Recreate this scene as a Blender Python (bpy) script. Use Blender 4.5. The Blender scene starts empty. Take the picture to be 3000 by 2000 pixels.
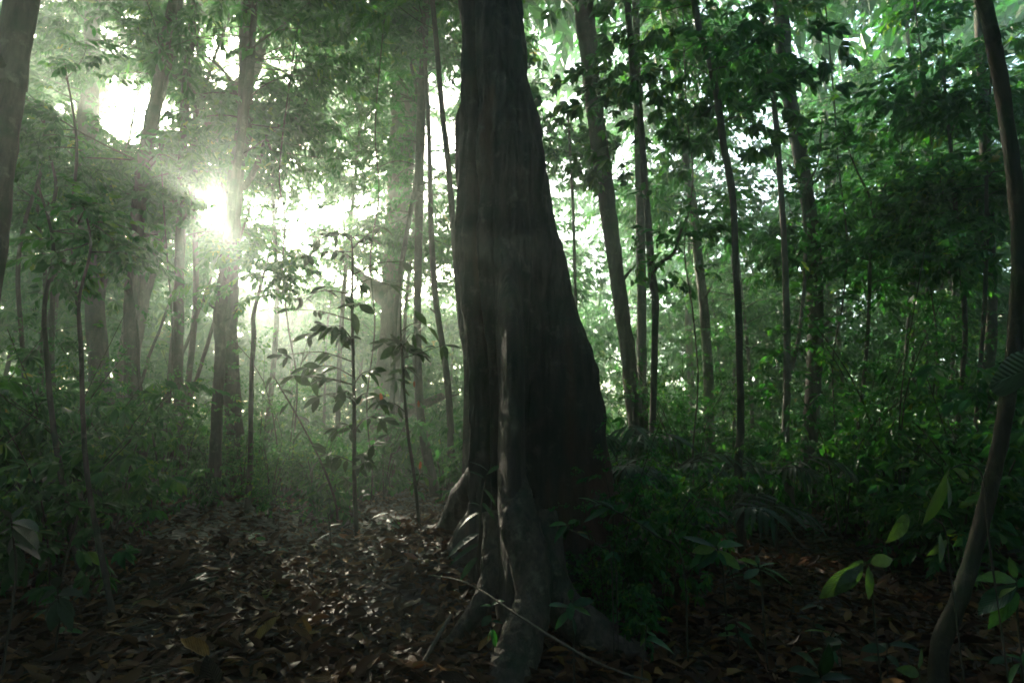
import bpy, math
import numpy as np
from mathutils import Vector, Matrix

R = math.radians
rng = np.random.default_rng(11)
scene = bpy.context.scene
col = scene.collection

# ------------------------------------------------------------------ camera
F = 1667.0                       # focal length in photo pixels (3000 wide)
PITCH = R(10.0)
CAM = np.array([0.0, 0.0, 1.5])
cam_d = bpy.data.cameras.new('camera')
cam_d.sensor_width = 36.0
cam_d.lens = 36.0 * F / 3000.0
cam_d.clip_start = 0.05
cam_d.clip_end = 600.0
cam = bpy.data.objects.new('camera', cam_d)
cam.location = CAM
cam.rotation_euler = (R(90) + PITCH, 0, 0)
col.objects.link(cam)
scene.camera = cam

# ------------------------------------------------------------------ sun and sky
SUN_EL, SUN_AZ = R(20.8), R(-29.2)            # azimuth measured from the view axis, left is negative
SUN = np.array([math.cos(SUN_EL) * math.sin(SUN_AZ), math.cos(SUN_EL) * math.cos(SUN_AZ), math.sin(SUN_EL)])
world = bpy.data.worlds.new('World')
scene.world = world
world.use_nodes = True
nt = world.node_tree
bg = nt.nodes['Background']
sky = nt.nodes.new('ShaderNodeTexSky')
sky.sky_type = 'NISHITA'
sky.sun_disc = False
sky.sun_elevation = SUN_EL
sky.sun_rotation = SUN_AZ
sky.dust_density = 4.5
sky.air_density = 1.0
nt.links.new(sky.outputs[0], bg.inputs[0])
bg.inputs[1].default_value = 0.15
sun_d = bpy.data.lights.new('sun', 'SUN')
sun_d.energy = 2.3
sun_d.angle = R(0.6)
sun_d.color = (1.0, 0.91, 0.72)
sun_o = bpy.data.objects.new('sun', sun_d)
sun_o.rotation_euler = Vector(SUN).to_track_quat('Z', 'Y').to_euler()
sun_o.location = Vector(SUN * 60)
col.objects.link(sun_o)
scene.view_settings.view_transform = 'Standard'
scene.view_settings.look = 'None'
scene.view_settings.exposure = 3.2
scene.view_settings.gamma = 1.0
scene.view_settings.use_curve_mapping = False
cy = scene.cycles
cy.max_bounces = 4
cy.diffuse_bounces = 2
cy.glossy_bounces = 2
cy.transmission_bounces = 3
cy.volume_bounces = 1
cy.transparent_max_bounces = 4
cy.use_denoising = True
cy.denoiser = 'OPENIMAGEDENOISE'
cy.denoising_input_passes = 'RGB_ALBEDO_NORMAL'
cy.denoising_prefilter = 'ACCURATE'
cy.sample_clamp_direct = 0.0
cy.sample_clamp_indirect = 1.5
cy.caustics_reflective = False
cy.caustics_refractive = False
cy.use_adaptive_sampling = True
cy.adaptive_threshold = 0.02
cy.pixel_filter_type = 'BLACKMAN_HARRIS'
cy.filter_width = 1.7


# ------------------------------------------------------------------ basic helpers
def P(px, py, Y):
    """point seen at photo pixel (px, py) that stands Y metres ahead of the camera"""
    a, b = (px - 1500) / F, (1000 - py) / F
    d = np.array([a, math.cos(PITCH) - b * math.sin(PITCH), b * math.cos(PITCH) + math.sin(PITCH)])
    return CAM + d * (Y / d[1])


def smooth(a, b, x):
    t = np.clip((np.asarray(x) - a) / (b - a), 0, 1)
    return t * t * (3 - 2 * t)


TREE_XY = (0.1, 5.05)


def ground_z(x, y):
    x = np.asarray(x, float); y = np.asarray(y, float)
    z = 0.36 * smooth(3, 9.5, y)
    z = z + 0.42 * np.exp(-(((x + 0.35) / 1.5) ** 2 + ((y - 6.0) / 1.9) ** 2))       # mound under the big tree
    z = z + 0.16 * np.exp(-(((x + 4.9) / 1.0) ** 2 + ((y - 9.2) / 0.9) ** 2))          # mound under the left trunk
    z = z + 0.10 * np.sin(0.55 * x + 0.6) * np.sin(0.43 * y + 1.1) * smooth(3, 7, y)
    z = z + 0.03 * np.sin(2.1 * x + 1.3 * y) + 0.02 * np.sin(3.7 * x - 2.9 * y + 1)
    z = z - 0.10 * smooth(0.6, 2.2, x) * smooth(7.5, 5, y)
    return z


_lat = np.random.default_rng(5).random((32, 32, 32))


def vnoise(p):
    f = np.floor(p).astype(int); t = p - f; t = t * t * (3 - 2 * t)
    o_ = 0
    for dx in (0, 1):
        for dy in (0, 1):
            for dz in (0, 1):
                w = (t[..., 0] if dx else 1 - t[..., 0]) * (t[..., 1] if dy else 1 - t[..., 1]) * (t[..., 2] if dz else 1 - t[..., 2])
                o_ = o_ + w * _lat[(f[..., 0] + dx) % 32, (f[..., 1] + dy) % 32, (f[..., 2] + dz) % 32]
    return o_


def bark_relief(p, k=1.0):
    a = 1 - 2 * np.abs(vnoise(p * np.array([17, 17, 3.2]) * k) - .5)
    b = vnoise(p * np.array([40, 40, 13]) * k + 7); c = vnoise(p * np.array([4, 4, 2.2]) * k + 3)
    return (a - .5) * .016 + (b - .5) * .010 + (c - .5) * .05


def gz(x, y):
    return float(ground_z(x, y))


def tag(o, label=None, cat=None, group=None, kind=None):
    if label: o['label'] = label
    if cat: o['category'] = cat
    if group: o['group'] = group
    if kind: o['kind'] = kind
    return o


def link(o, parent=None):
    col.objects.link(o)
    if parent is not None:
        o.parent = parent
    return o


def empty(name, loc, label, cat, group=None, rz=0.0):
    o = bpy.data.objects.new(name, None)
    o.empty_display_size = 0.2
    o.location = Vector(loc)
    o.rotation_euler = (0, 0, rz)
    link(o)
    return tag(o, label, cat, group)


def mesh_from(name, v, tris, mat, smooth_shade=True, tint=None, uv=None):
    v = np.ascontiguousarray(v, np.float32); tris = np.ascontiguousarray(tris, np.int32)
    me = bpy.data.meshes.new(name)
    n, m = len(v), len(tris)
    me.vertices.add(n); me.vertices.foreach_set('co', v.ravel())
    me.loops.add(m * 3); me.loops.foreach_set('vertex_index', tris.ravel())
    me.polygons.add(m)
    me.polygons.foreach_set('loop_start', np.arange(0, m * 3, 3, dtype=np.int32))
    me.polygons.foreach_set('loop_total', np.full(m, 3, np.int32))
    me.polygons.foreach_set('use_smooth', np.full(m, bool(smooth_shade)))
    if tint is not None:
        a = me.attributes.new('tint', 'FLOAT', 'FACE')
        a.data.foreach_set('value', np.ascontiguousarray(tint, np.float32))
    if uv is not None:
        l = me.uv_layers.new(name='UVMap')
        l.data.foreach_set('uv', np.ascontiguousarray(uv[tris.ravel()], np.float32).ravel())
    me.update(calc_edges=True)
    me.materials.append(mat)
    return me


def obj(name, me, parent=None, loc=None):
    o = bpy.data.objects.new(name, me)
    if loc is not None: o.location = Vector(loc)
    return link(o, parent)


class Bag:
    """collects triangles (world or local) for one mesh"""
    def __init__(self): self.v, self.t, self.c, self.n = [], [], [], 0

    def add(self, v, t, c=None):
        self.v.append(v); self.t.append(t + self.n); self.n += len(v)
        self.c.append(np.zeros(len(t)) if c is None else c)

    def mesh(self, name, mat, sm=True, tint=False):
        return mesh_from(name, np.concatenate(self.v), np.concatenate(self.t), mat, sm, np.concatenate(self.c) if tint else None)


# ------------------------------------------------------------------ materials
def new_mat(name):
    m = bpy.data.materials.new(name); m.use_nodes = True
    n = m.node_tree.nodes; l = m.node_tree.links
    n.clear()
    out = n.new('ShaderNodeOutputMaterial')
    return m, n, l, out


def ramp(n, stops):
    r = n.new('ShaderNodeValToRGB')
    e = r.color_ramp.elements
    while len(e) < len(stops): e.new(0.5)
    for k, (p, c) in enumerate(stops):
        e[k].position = p; e[k].color = (*c, 1)
    return r


def leaf_material(name, stops, trans=0.45, tcol=(1.5, 1.7, 0.6), rough=0.32, spec=0.07, single=False, veins=False):
    m, n, l, out = new_mat(name)
    if single:
        src = n.new('ShaderNodeObjectInfo').outputs['Random']
    else:
        a = n.new('ShaderNodeAttribute'); a.attribute_name = 'tint'; src = a.outputs['Fac']
    r = ramp(n, stops); l.new(src, r.inputs[0])
    colr = r.outputs[0]
    bump_out = None
    tc = n.new('ShaderNodeTexCoord')
    if veins:
        # side veins slanting off the midrib, and blotches
        sep = n.new('ShaderNodeSeparateXYZ'); l.new(tc.outputs['UV'], sep.inputs[0])
        ab = n.new('ShaderNodeMath'); ab.operation = 'ABSOLUTE'; l.new(sep.outputs[0], ab.inputs[0])
        mu = n.new('ShaderNodeMath'); mu.operation = 'MULTIPLY'; mu.inputs[1].default_value = 0.9; l.new(ab.outputs[0], mu.inputs[0])
        su = n.new('ShaderNodeMath'); su.operation = 'SUBTRACT'; l.new(sep.outputs[1], su.inputs[0]); l.new(mu.outputs[0], su.inputs[1])
        fr = n.new('ShaderNodeMath'); fr.operation = 'MULTIPLY'; fr.inputs[1].default_value = 62.0; l.new(su.outputs[0], fr.inputs[0])
        si = n.new('ShaderNodeMath'); si.operation = 'SINE'; l.new(fr.outputs[0], si.inputs[0])
        mid = n.new('ShaderNodeMapRange'); l.new(ab.outputs[0], mid.inputs[0])
        mid.inputs[1].default_value = 0.0; mid.inputs[2].default_value = 0.03; mid.inputs[3].default_value = 1.5; mid.inputs[4].default_value = 0.0
        hh = n.new('ShaderNodeMath'); hh.operation = 'ADD'; l.new(si.outputs[0], hh.inputs[0]); l.new(mid.outputs[0], hh.inputs[1])
        bp = n.new('ShaderNodeBump'); bp.inputs['Strength'].default_value = 0.5; bp.inputs['Distance'].default_value = 0.004
        l.new(hh.outputs[0], bp.inputs['Height']); bump_out = bp.outputs[0]
        ns = n.new('ShaderNodeTexNoise'); ns.inputs['Scale'].default_value = 5.0; ns.inputs['Detail'].default_value = 3
        l.new(tc.outputs['Object'], ns.inputs[0])
        mr = n.new('ShaderNodeMapRange'); l.new(ns.outputs[0], mr.inputs[0])
        mr.inputs[1].default_value = .3; mr.inputs[2].default_value = .7; mr.inputs[3].default_value = 0.65; mr.inputs[4].default_value = 1.25
        mx = n.new('ShaderNodeMix'); mx.data_type = 'RGBA'; mx.blend_type = 'MULTIPLY'; mx.inputs[0].default_value = 1
        l.new(colr, mx.inputs[6]); l.new(mr.outputs[0], mx.inputs[7]); colr = mx.outputs[2]
    d = n.new('ShaderNodeBsdfDiffuse'); l.new(colr, d.inputs[0])
    t = n.new('ShaderNodeBsdfTranslucent')
    tm = n.new('ShaderNodeMix'); tm.data_type = 'RGBA'; tm.blend_type = 'MULTIPLY'; tm.inputs[0].default_value = 1
    l.new(colr, tm.inputs[6]); tm.inputs[7].default_value = (*tcol, 1)
    l.new(tm.outputs[2], t.inputs[0])
    mix = n.new('ShaderNodeMixShader'); mix.inputs[0].default_value = trans
    l.new(d.outputs[0], mix.inputs[1]); l.new(t.outputs[0], mix.inputs[2])
    g = n.new('ShaderNodeBsdfGlossy'); g.inputs['Roughness'].default_value = rough; g.inputs['Color'].default_value = (1, 1, 1, 1)
    fn = n.new('ShaderNodeFresnel'); fn.inputs['IOR'].default_value = 1.42
    ms = n.new('ShaderNodeMath'); ms.operation = 'MULTIPLY'; ms.inputs[1].default_value = spec / 0.07; ms.use_clamp = True
    l.new(fn.outputs[0], ms.inputs[0])
    mn = n.new('ShaderNodeMath'); mn.operation = 'MINIMUM'; mn.inputs[1].default_value = spec * 3.2; l.new(ms.outputs[0], mn.inputs[0])
    mix2 = n.new('ShaderNodeMixShader'); l.new(mn.outputs[0], mix2.inputs[0])
    l.new(mix.outputs[0], mix2.inputs[1]); l.new(g.outputs[0], mix2.inputs[2])
    if bump_out is not None:
        l.new(bump_out, d.inputs['Normal']); l.new(bump_out, g.inputs['Normal'])
    l.new(mix2.outputs[0], out.inputs[0])
    return m


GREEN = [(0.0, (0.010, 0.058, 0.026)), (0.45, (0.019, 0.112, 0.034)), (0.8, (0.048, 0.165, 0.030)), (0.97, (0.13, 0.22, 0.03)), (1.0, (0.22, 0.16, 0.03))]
M_leaf = leaf_material('foliage_leaf', GREEN, trans=0.55, tcol=(1.9, 1.9, 0.6), spec=0.022, rough=0.34)
M_leaf1 = leaf_material('plant_leaf', GREEN, trans=0.4, single=True, veins=True, rough=0.3, spec=0.05)
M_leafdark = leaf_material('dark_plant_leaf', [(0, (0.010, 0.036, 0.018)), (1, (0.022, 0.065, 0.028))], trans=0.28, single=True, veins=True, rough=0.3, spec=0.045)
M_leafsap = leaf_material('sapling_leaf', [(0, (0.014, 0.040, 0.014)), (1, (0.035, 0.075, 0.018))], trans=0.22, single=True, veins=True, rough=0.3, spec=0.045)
M_leafyellow = leaf_material('young_leaf', [(0, (0.042, 0.095, 0.022)), (1, (0.065, 0.12, 0.028))], trans=0.5, single=True, veins=True)
M_leaforange = leaf_material('withered_leaf', [(0, (0.16, 0.05, 0.016)), (1, (0.22, 0.09, 0.03))], trans=0.3, tcol=(1.5, 1.2, 0.8), single=True)
LITTER = [(0.0, (0.012, 0.007, 0.004)), (0.3, (0.042, 0.019, 0.009)), (0.6, (0.085, 0.040, 0.017)), (0.82, (0.14, 0.075, 0.028)), (0.93, (0.20, 0.10, 0.025)), (1.0, (0.10, 0.12, 0.03))]
M_litter = leaf_material('leaf_litter', LITTER, trans=0.08, tcol=(1.4, 1.0, 0.6), rough=0.5, spec=0.016)
M_litter1 = leaf_material('fallen_leaf', LITTER, trans=0.08, tcol=(1.4, 1.0, 0.6), rough=0.5, spec=0.016, single=True, veins=True)


def bark_material(name, c0, c1, c2, scale=6.0, bump=0.5, stretch=0.22, rough=0.8, reds=False):
    m, n, l, out = new_mat(name)
    tc = n.new('ShaderNodeTexCoord')
    mp = n.new('ShaderNodeMapping'); mp.inputs['Scale'].default_value = (1, 1, stretch); l.new(tc.outputs['Object'], mp.inputs[0])
    n1 = n.new('ShaderNodeTexNoise'); n1.inputs['Scale'].default_value = scale * 3; n1.inputs['Detail'].default_value = 6; n1.inputs['Roughness'].default_value = 0.65
    l.new(mp.outputs[0], n1.inputs[0])
    n2 = n.new('ShaderNodeTexNoise'); n2.inputs['Scale'].default_value = scale * 0.5; n2.inputs['Detail'].default_value = 4
    l.new(tc.outputs['Object'], n2.inputs[0])
    r1 = ramp(n, [(0.3, c0), (0.62, c1)]); l.new(n1.outputs[0], r1.inputs[0])
    mr = n.new('ShaderNodeMapRange'); l.new(n2.outputs[0], mr.inputs[0]); mr.inputs[1].default_value = 0.48; mr.inputs[2].default_value = 0.66
    mx = n.new('ShaderNodeMix'); mx.data_type = 'RGBA'; l.new(mr.outputs[0], mx.inputs[0]); l.new(r1.outputs[0], mx.inputs[6]); mx.inputs[7].default_value = (*c2, 1)
    colr = mx.outputs[2]
    if reds:
        n3 = n.new('ShaderNodeTexNoise'); n3.inputs['Scale'].default_value = 2.2; n3.inputs['Detail'].default_value = 5; l.new(mp.outputs[0], n3.inputs[0])
        mr3 = n.new('ShaderNodeMapRange'); l.new(n3.outputs[0], mr3.inputs[0]); mr3.inputs[1].default_value = 0.56; mr3.inputs[2].default_value = 0.66
        mx3 = n.new('ShaderNodeMix'); mx3.data_type = 'RGBA'; l.new(mr3.outputs[0], mx3.inputs[0]); l.new(colr, mx3.inputs[6]); mx3.inputs[7].default_value = (0.06, 0.030, 0.018, 1)
        colr = mx3.outputs[2]
    n4 = n.new('ShaderNodeTexNoise'); n4.inputs['Scale'].default_value = scale * 1.1; n4.inputs['Detail'].default_value = 5; n4.inputs['Roughness'].default_value = .7
    l.new(tc.outputs['Object'], n4.inputs[0])
    mr4 = n.new('ShaderNodeMapRange'); l.new(n4.outputs[0], mr4.inputs[0]); mr4.inputs[1].default_value = 0.56; mr4.inputs[2].default_value = 0.72
    mx4 = n.new('ShaderNodeMix'); mx4.data_type = 'RGBA'; l.new(mr4.outputs[0], mx4.inputs[0]); l.new(colr, mx4.inputs[6])
    mx4.inputs[7].default_value = (c1[0] * 1.5 + .012, c1[1] * 1.7 + .014, c1[2] * 1.6 + .012, 1)      # lichen
    colr = mx4.outputs[2]
    p = n.new('ShaderNodeBsdfPrincipled'); l.new(colr, p.inputs['Base Color']); p.inputs['Roughness'].default_value = rough
    p.inputs['Specular IOR Level'].default_value = 0.3
    ad = n.new('ShaderNodeMath'); ad.operation = 'MULTIPLY_ADD'; ad.inputs[1].default_value = 0.5
    l.new(n2.outputs[0], ad.inputs[0]); l.new(n1.outputs[0], ad.inputs[2])
    bp = n.new('ShaderNodeBump'); bp.inputs['Strength'].default_value = bump; bp.inputs['Distance'].default_value = 0.03
    l.new(ad.outputs[0], bp.inputs['Height']); l.new(bp.outputs[0], p.inputs['Normal'])
    l.new(p.outputs[0], out.inputs[0])
    return m


M_bark = bark_material('bark', (0.016, 0.013, 0.010), (0.080, 0.066, 0.050), (0.020, 0.036, 0.017))
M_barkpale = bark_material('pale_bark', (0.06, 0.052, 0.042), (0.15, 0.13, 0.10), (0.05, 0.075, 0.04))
M_barkbig = bark_material('buttress_bark', (0.007, 0.007, 0.006), (0.050, 0.041, 0.033), (0.010, 0.020, 0.014), scale=5.0, bump=0.9, reds=True)
M_barkbrown = bark_material('brown_bark', (0.012, 0.012, 0.008), (0.045, 0.036, 0.022), (0.018, 0.032, 0.014))
M_barkroot = bark_material('root_bark', (0.014, 0.011, 0.009), (0.085, 0.068, 0.050), (0.018, 0.030, 0.018), scale=7.0, bump=1.0, stretch=0.6)
M_twig = bark_material('twig', (0.02, 0.018, 0.012), (0.05, 0.045, 0.028), (0.03, 0.045, 0.02), scale=10)
M_twigpale = bark_material('dead_twig', (0.05, 0.042, 0.032), (0.12, 0.10, 0.075), (0.05, 0.06, 0.04), scale=10)

m, n, l, out = new_mat('forest_soil')
tc = n.new('ShaderNodeTexCoord')
v1 = n.new('ShaderNodeTexVoronoi'); v1.inputs['Scale'].default_value = 14; l.new(tc.outputs['Object'], v1.inputs[0])
n1 = n.new('ShaderNodeTexNoise'); n1.inputs['Scale'].default_value = 9; n1.inputs['Detail'].default_value = 6; l.new(tc.outputs['Object'], n1.inputs[0])
r1 = ramp(n, [(0.3, (0.012, 0.008, 0.006)), (0.7, (0.05, 0.032, 0.02))]); l.new(n1.outputs[0], r1.inputs[0])
mxs = n.new('ShaderNodeMix'); mxs.data_type = 'RGBA'; mxs.blend_type = 'OVERLAY'; mxs.inputs[0].default_value = 0.5
l.new(r1.outputs[0], mxs.inputs[6]); l.new(v1.outputs['Color'], mxs.inputs[7])
hs = n.new('ShaderNodeHueSaturation'); hs.inputs['Saturation'].default_value = 0.5; hs.inputs['Value'].default_value = 0.8; l.new(mxs.outputs[2], hs.inputs['Color'])
p = n.new('ShaderNodeBsdfPrincipled'); l.new(hs.outputs[0], p.inputs['Base Color']); p.inputs['Roughness'].default_value = 0.7
bp = n.new('ShaderNodeBump'); bp.inputs['Distance'].default_value = 0.05; bp.inputs['Strength'].default_value = 0.8; l.new(v1.outputs['Distance'], bp.inputs['Height'])
l.new(bp.outputs[0], p.inputs['Normal']); l.new(p.outputs[0], out.inputs[0])
M_soil = m

# ------------------------------------------------------------------ leaves and sprays
def leaf_template(lod, w=0.38, fold=0.12, droop=0.18, wave=0.0, curl=0.0, peak=0.45, seed=0):
    """unit leaf: base at origin, runs along +Y, face up +Z"""
    r = np.random.default_rng(seed)
    if lod == 2:
        v = np.array([[0, 0, 0], [w / 2, peak, fold * w], [0, 1, -droop], [-w / 2, peak, fold * w]], float)
        return v, np.array([[0, 1, 2], [0, 2, 3]]), np.array([[0, 0], [.5, peak], [0, 1], [-.5, peak]], float)
    ts = np.array([0.33, 0.68]) if lod == 1 else np.array([0.08, 0.22, 0.4, 0.58, 0.76, 0.9])
    vs = [[0, 0, 0]]; uv = [[0, 0]]; tr = []
    prof = lambda t: (math.sin(math.pi * t ** (math.log(0.5) / math.log(peak))) ** 0.85) if 0 < t < 1 else 0.0
    zc = lambda t: -droop * t * t
    for k, t in enumerate(ts):
        hw = w / 2 * prof(t) * (1 if lod else (0.93 if t > 0.85 else 1))
        up = fold * hw * 2
        wl, wr = wave * r.normal(), wave * r.normal()
        cu = curl * hw
        vs += [[-hw, t, zc(t) + up + wl + cu], [0, t, zc(t)], [hw, t, zc(t) + up + wr + cu]]
        uv += [[-prof(t) / 2, t], [0, t], [prof(t) / 2, t]]
    vs.append([0, 1, zc(1)]); uv.append([0, 1])
    tip = len(vs) - 1
    tr += [[0, 2, 1], [0, 3, 2]]
    for k in range(len(ts) - 1):
        a = 1 + 3 * k; b = a + 3
        tr += [[a, a + 1, b + 1], [a, b + 1, b], [a + 1, a + 2, b + 2], [a + 1, b + 2, b + 1]]
    a = 1 + 3 * (len(ts) - 1)
    tr += [[a, a + 1, tip], [a + 1, a + 2, tip]]
    return np.array(vs, float), np.array(tr), np.array(uv, float)


def frames(d, up):
    """rotation matrices whose +Y runs along d and whose +Z leans to up"""
    d = d / np.linalg.norm(d, axis=1, keepdims=True)
    x = np.cross(d, up); x /= np.linalg.norm(x, axis=1, keepdims=True) + 1e-9
    z = np.cross(x, d)
    return np.stack([x, d, z], axis=2)


def scatter(tv, tt, rot, scale, pos, tint):
    n = len(pos)
    v = np.einsum('nij,kj->nki', rot * np.asarray(scale).reshape(-1, 1, 1), tv) + pos[:, None, :]
    t = tt[None] + (np.arange(n) * len(tv))[:, None, None]
    return v.reshape(-1, 3), t.reshape(-1, 3), np.repeat(tint, len(tt))


def scatter_tinted(tv, tt, ttint, rot, scale, pos, shift):
    v, t, _ = scatter(tv, tt, rot, scale, pos, np.zeros(len(pos)))
    c = np.clip(ttint[None] * 0.55 + shift[:, None], 0, 1).ravel()
    return v, t, c


def spray_template(kind, lod, seed):
    """a twig along +Y (about 1 unit long) carrying leaves; returns verts, tris, tint"""
    r = np.random.default_rng(seed)
    b = Bag()
    if kind == 'pinnate':
        nl, ll, w = 14, 0.33, 0.46
        s = np.linspace(0.12, 1.0, nl)
        base = np.stack([0.05 * r.normal(size=nl), s, -0.22 * s ** 2], 1)
        side = np.where(np.arange(nl) % 2, 1, -1)
        d = np.stack([side * (0.9 - 0.5 * s) + 0.2 * r.normal(size=nl), 0.35 + 0.6 * s + .15 * r.normal(size=nl), -0.25 - 0.5 * s + 0.3 * r.normal(size=nl)], 1)
    elif kind == 'long':
        nl, ll, w = 10, 0.46, 0.32
        s = np.linspace(0.1, 0.95, nl)
        base = np.stack([0.04 * r.normal(size=nl), s, -0.18 * s ** 2], 1)
        side = np.where(np.arange(nl) % 2, 1, -1)
        d = np.stack([side * 0.7 + .2 * r.normal(size=nl), 0.5 + .2 * r.normal(size=nl), -0.6 + .35 * r.normal(size=nl)], 1)
    elif kind == 'whorl':
        nl, ll, w = 10, 0.45, 0.40
        a = np.arange(nl) * 2.4 + r.random()
        base = np.stack([0 * a, 0.75 + 0.25 * np.arange(nl) / nl, -0.1 + 0 * a], 1)
        d = np.stack([np.cos(a), 0.35 + 0.9 * np.sin(a) * 0.5 + 0.2, -0.35 + 0.25 * r.normal(size=nl)], 1)
    else:  # 'fine': many small leaves
        nl, ll, w = 20, 0.2, 0.5
        s = np.linspace(0.1, 1.0, nl)
        base = np.stack([0.10 * r.normal(size=nl), s, -0.2 * s ** 2 + 0.06 * r.normal(size=nl)], 1)
        side = np.where(np.arange(nl) % 2, 1, -1)
        d = np.stack([side * 0.8 + .3 * r.normal(size=nl), 0.5 + .3 * r.normal(size=nl), -0.2 + .35 * r.normal(size=nl)], 1)
    up = np.array([0, 0, 1.0]) + 0.45 * r.normal(size=(nl, 3))
    tv, tt, _ = leaf_template(lod, w=w, droop=0.2 if lod == 2 else 0.25, seed=seed)
    v, t, c = scatter(tv, tt, frames(d, up), ll * r.uniform(0.7, 1.15, nl), base, r.random(nl))
    b.add(v, t, c)
    e = 0.012
    tw = np.array([[-e, 0, 0], [e, 0, 0], [-e * .8, .5, -.05], [e * .8, .5, -.05], [0, 1, -.22]])
    b.add(tw, np.array([[0, 1, 3], [0, 3, 2], [2, 3, 4]]), np.zeros(3))
    return np.concatenate(b.v), np.concatenate(b.t), np.concatenate(b.c)


SPR = {}
for kind in ('pinnate', 'long', 'whorl', 'fine'):
    for lod in (1, 2):
        SPR[kind, lod] = [spray_template(kind, lod, 40 + k) for k in range(3)]


def add_sprays(bag, kind, lod, pos, d, size, shift):
    n = len(pos)
    if n == 0: return
    sel = rng.integers(0, 3, n)
    up = np.array([0, 0, 1.0]) + 0.25 * rng.normal(size=(n, 3))
    rot = frames(d, up)
    for k in range(3):
        q = sel == k
        if q.any():
            tv, tt, tc_ = SPR[kind, lod][k]
            bag.add(*scatter_tinted(tv, tt, tc_, rot[q], size[q], pos[q], shift[q]))


# ------------------------------------------------------------------ tubes
def catmull(pts, per=6):
    p = np.asarray(pts, float)
    if len(p) < 3: 
        t = np.linspace(0, 1, per + 1)[:, None]; return p[0] * (1 - t) + p[-1] * t
    q = np.vstack([2 * p[0] - p[1], p, 2 * p[-1] - p[-2]])
    outp = []
    for i in range(1, len(q) - 2):
        for t in np.linspace(0, 1, per, endpoint=False):
            a, b, c, d = q[i - 1], q[i], q[i + 1], q[i + 2]
            outp.append(0.5 * ((2 * b) + (-a + c) * t + (2 * a - 5 * b + 4 * c - d) * t * t + (-a + 3 * b - 3 * c + d) * t ** 3))
    outp.append(p[-1])
    return np.array(outp)


def tube(pts, rad, sides=8, per=5, rough=0.06, seed=0):
    r = np.random.default_rng(seed)
    path = catmull(pts, per)
    rr = np.interp(np.linspace(0, 1, len(path)), np.linspace(0, 1, len(rad)), rad)
    tan = np.gradient(path, axis=0); tan /= np.linalg.norm(tan, axis=1, keepdims=True) + 1e-9
    ref = np.array([0.31, 0.95, 0.05]) if abs(tan[0][2]) > 0.5 else np.array([0, 0, 1.0])
    a = np.cross(tan, ref); a /= np.linalg.norm(a, axis=1, keepdims=True) + 1e-9
    b = np.cross(tan, a)
    ph = np.arange(sides) * 2 * math.pi / sides
    lump = 1 + rough * r.normal(size=(len(path), sides))
    v = path[:, None] + (rr[:, None] * lump)[..., None] * (np.cos(ph)[None, :, None] * a[:, None] + np.sin(ph)[None, :, None] * b[:, None])
    v = v.reshape(-1, 3)
    t = []
    for i in range(len(path) - 1):
        k = np.arange(sides); k2 = (k + 1) % sides
        t.append(np.stack([i * sides + k, i * sides + k2, (i + 1) * sides + k2], 1))
        t.append(np.stack([i * sides + k, (i + 1) * sides + k2, (i + 1) * sides + k], 1))
    tipi = len(v); v = np.vstack([v, path[-1:]])
    k = np.arange(sides); k2 = (k + 1) % sides; o = (len(path) - 1) * sides
    t.append(np.stack([o + k, o + k2, np.full(sides, tipi)], 1))
    return v, np.concatenate(t)


def tube_obj(name, pts, rad, mat, parent=None, sides=8, per=5, rough=0.06, seed=0, origin=None):
    o3 = np.zeros(3) if origin is None else np.asarray(origin, float)
    v, t = tube(np.asarray(pts) - o3, rad, sides, per, rough, seed)
    return obj(name, mesh_from(name, v, t, mat), parent)


# ------------------------------------------------------------------ gaps in the canopy
GAPS = []   # (point, direction, radius): open lanes between the crowns


def lane(p, d, rad, y0=7.0, widen=False, strict=0.0):
    d = np.asarray(d, float); GAPS.append((np.asarray(p, float), d / np.linalg.norm(d), rad, y0, widen, strict))


lane(CAM, SUN, 0.34)
for (px, py, Y, rad) in [(860, 900, 17, 0.6), (960, 1060, 14, 0.4), (770, 760, 19, 0.6), (1110, 1190, 13, 0.3), (1000, 800, 20, 0.6)]:
    lane(P(px, py, Y), SUN, rad)
lane(P(1495, 1040, 4.35), SUN, 0.32, 3.0, strict=.55)
lane(P(1465, 1275, 4.5), SUN, 0.14)
lane((3.5, 5.5, 0.08), SUN, 0.4, 3.0, strict=.6)
for (px, py, rad) in [(1285, 410, 1.9), (1300, 250, 1.7), (410, 320, 2.2), (660, 150, 2.2), (1650, 220, 1.5), (1640, 110, 1.0), (330, 120, 1.0), (820, 180, 1.0), (1760, 760, 1.6), (2490, 700, 1.1), (2490, 850, 1.0), (2120, 380, 1.2), (2280, 260, 0.9), (1880, 150, 1.2), (700, 760, 1.0)]:
    lane(CAM, P(px, py, 45.0) - CAM, rad, 9.0, True)


def open_air(p, pad=0.0):
    """True where no lane passes"""
    keep = np.ones(len(p), bool)
    for c, d, rad, y0, widen, strict in GAPS:
        q = p - c
        s = q @ d
        dist = np.linalg.norm(q - s[:, None] * d, axis=1)
        lim = rad * np.clip(s / 45, .1, 2) if widen else rad + pad
        keep &= ~((dist < lim) & (p[:, 1] > y0))
    return keep


rng = np.random.default_rng(100)
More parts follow.
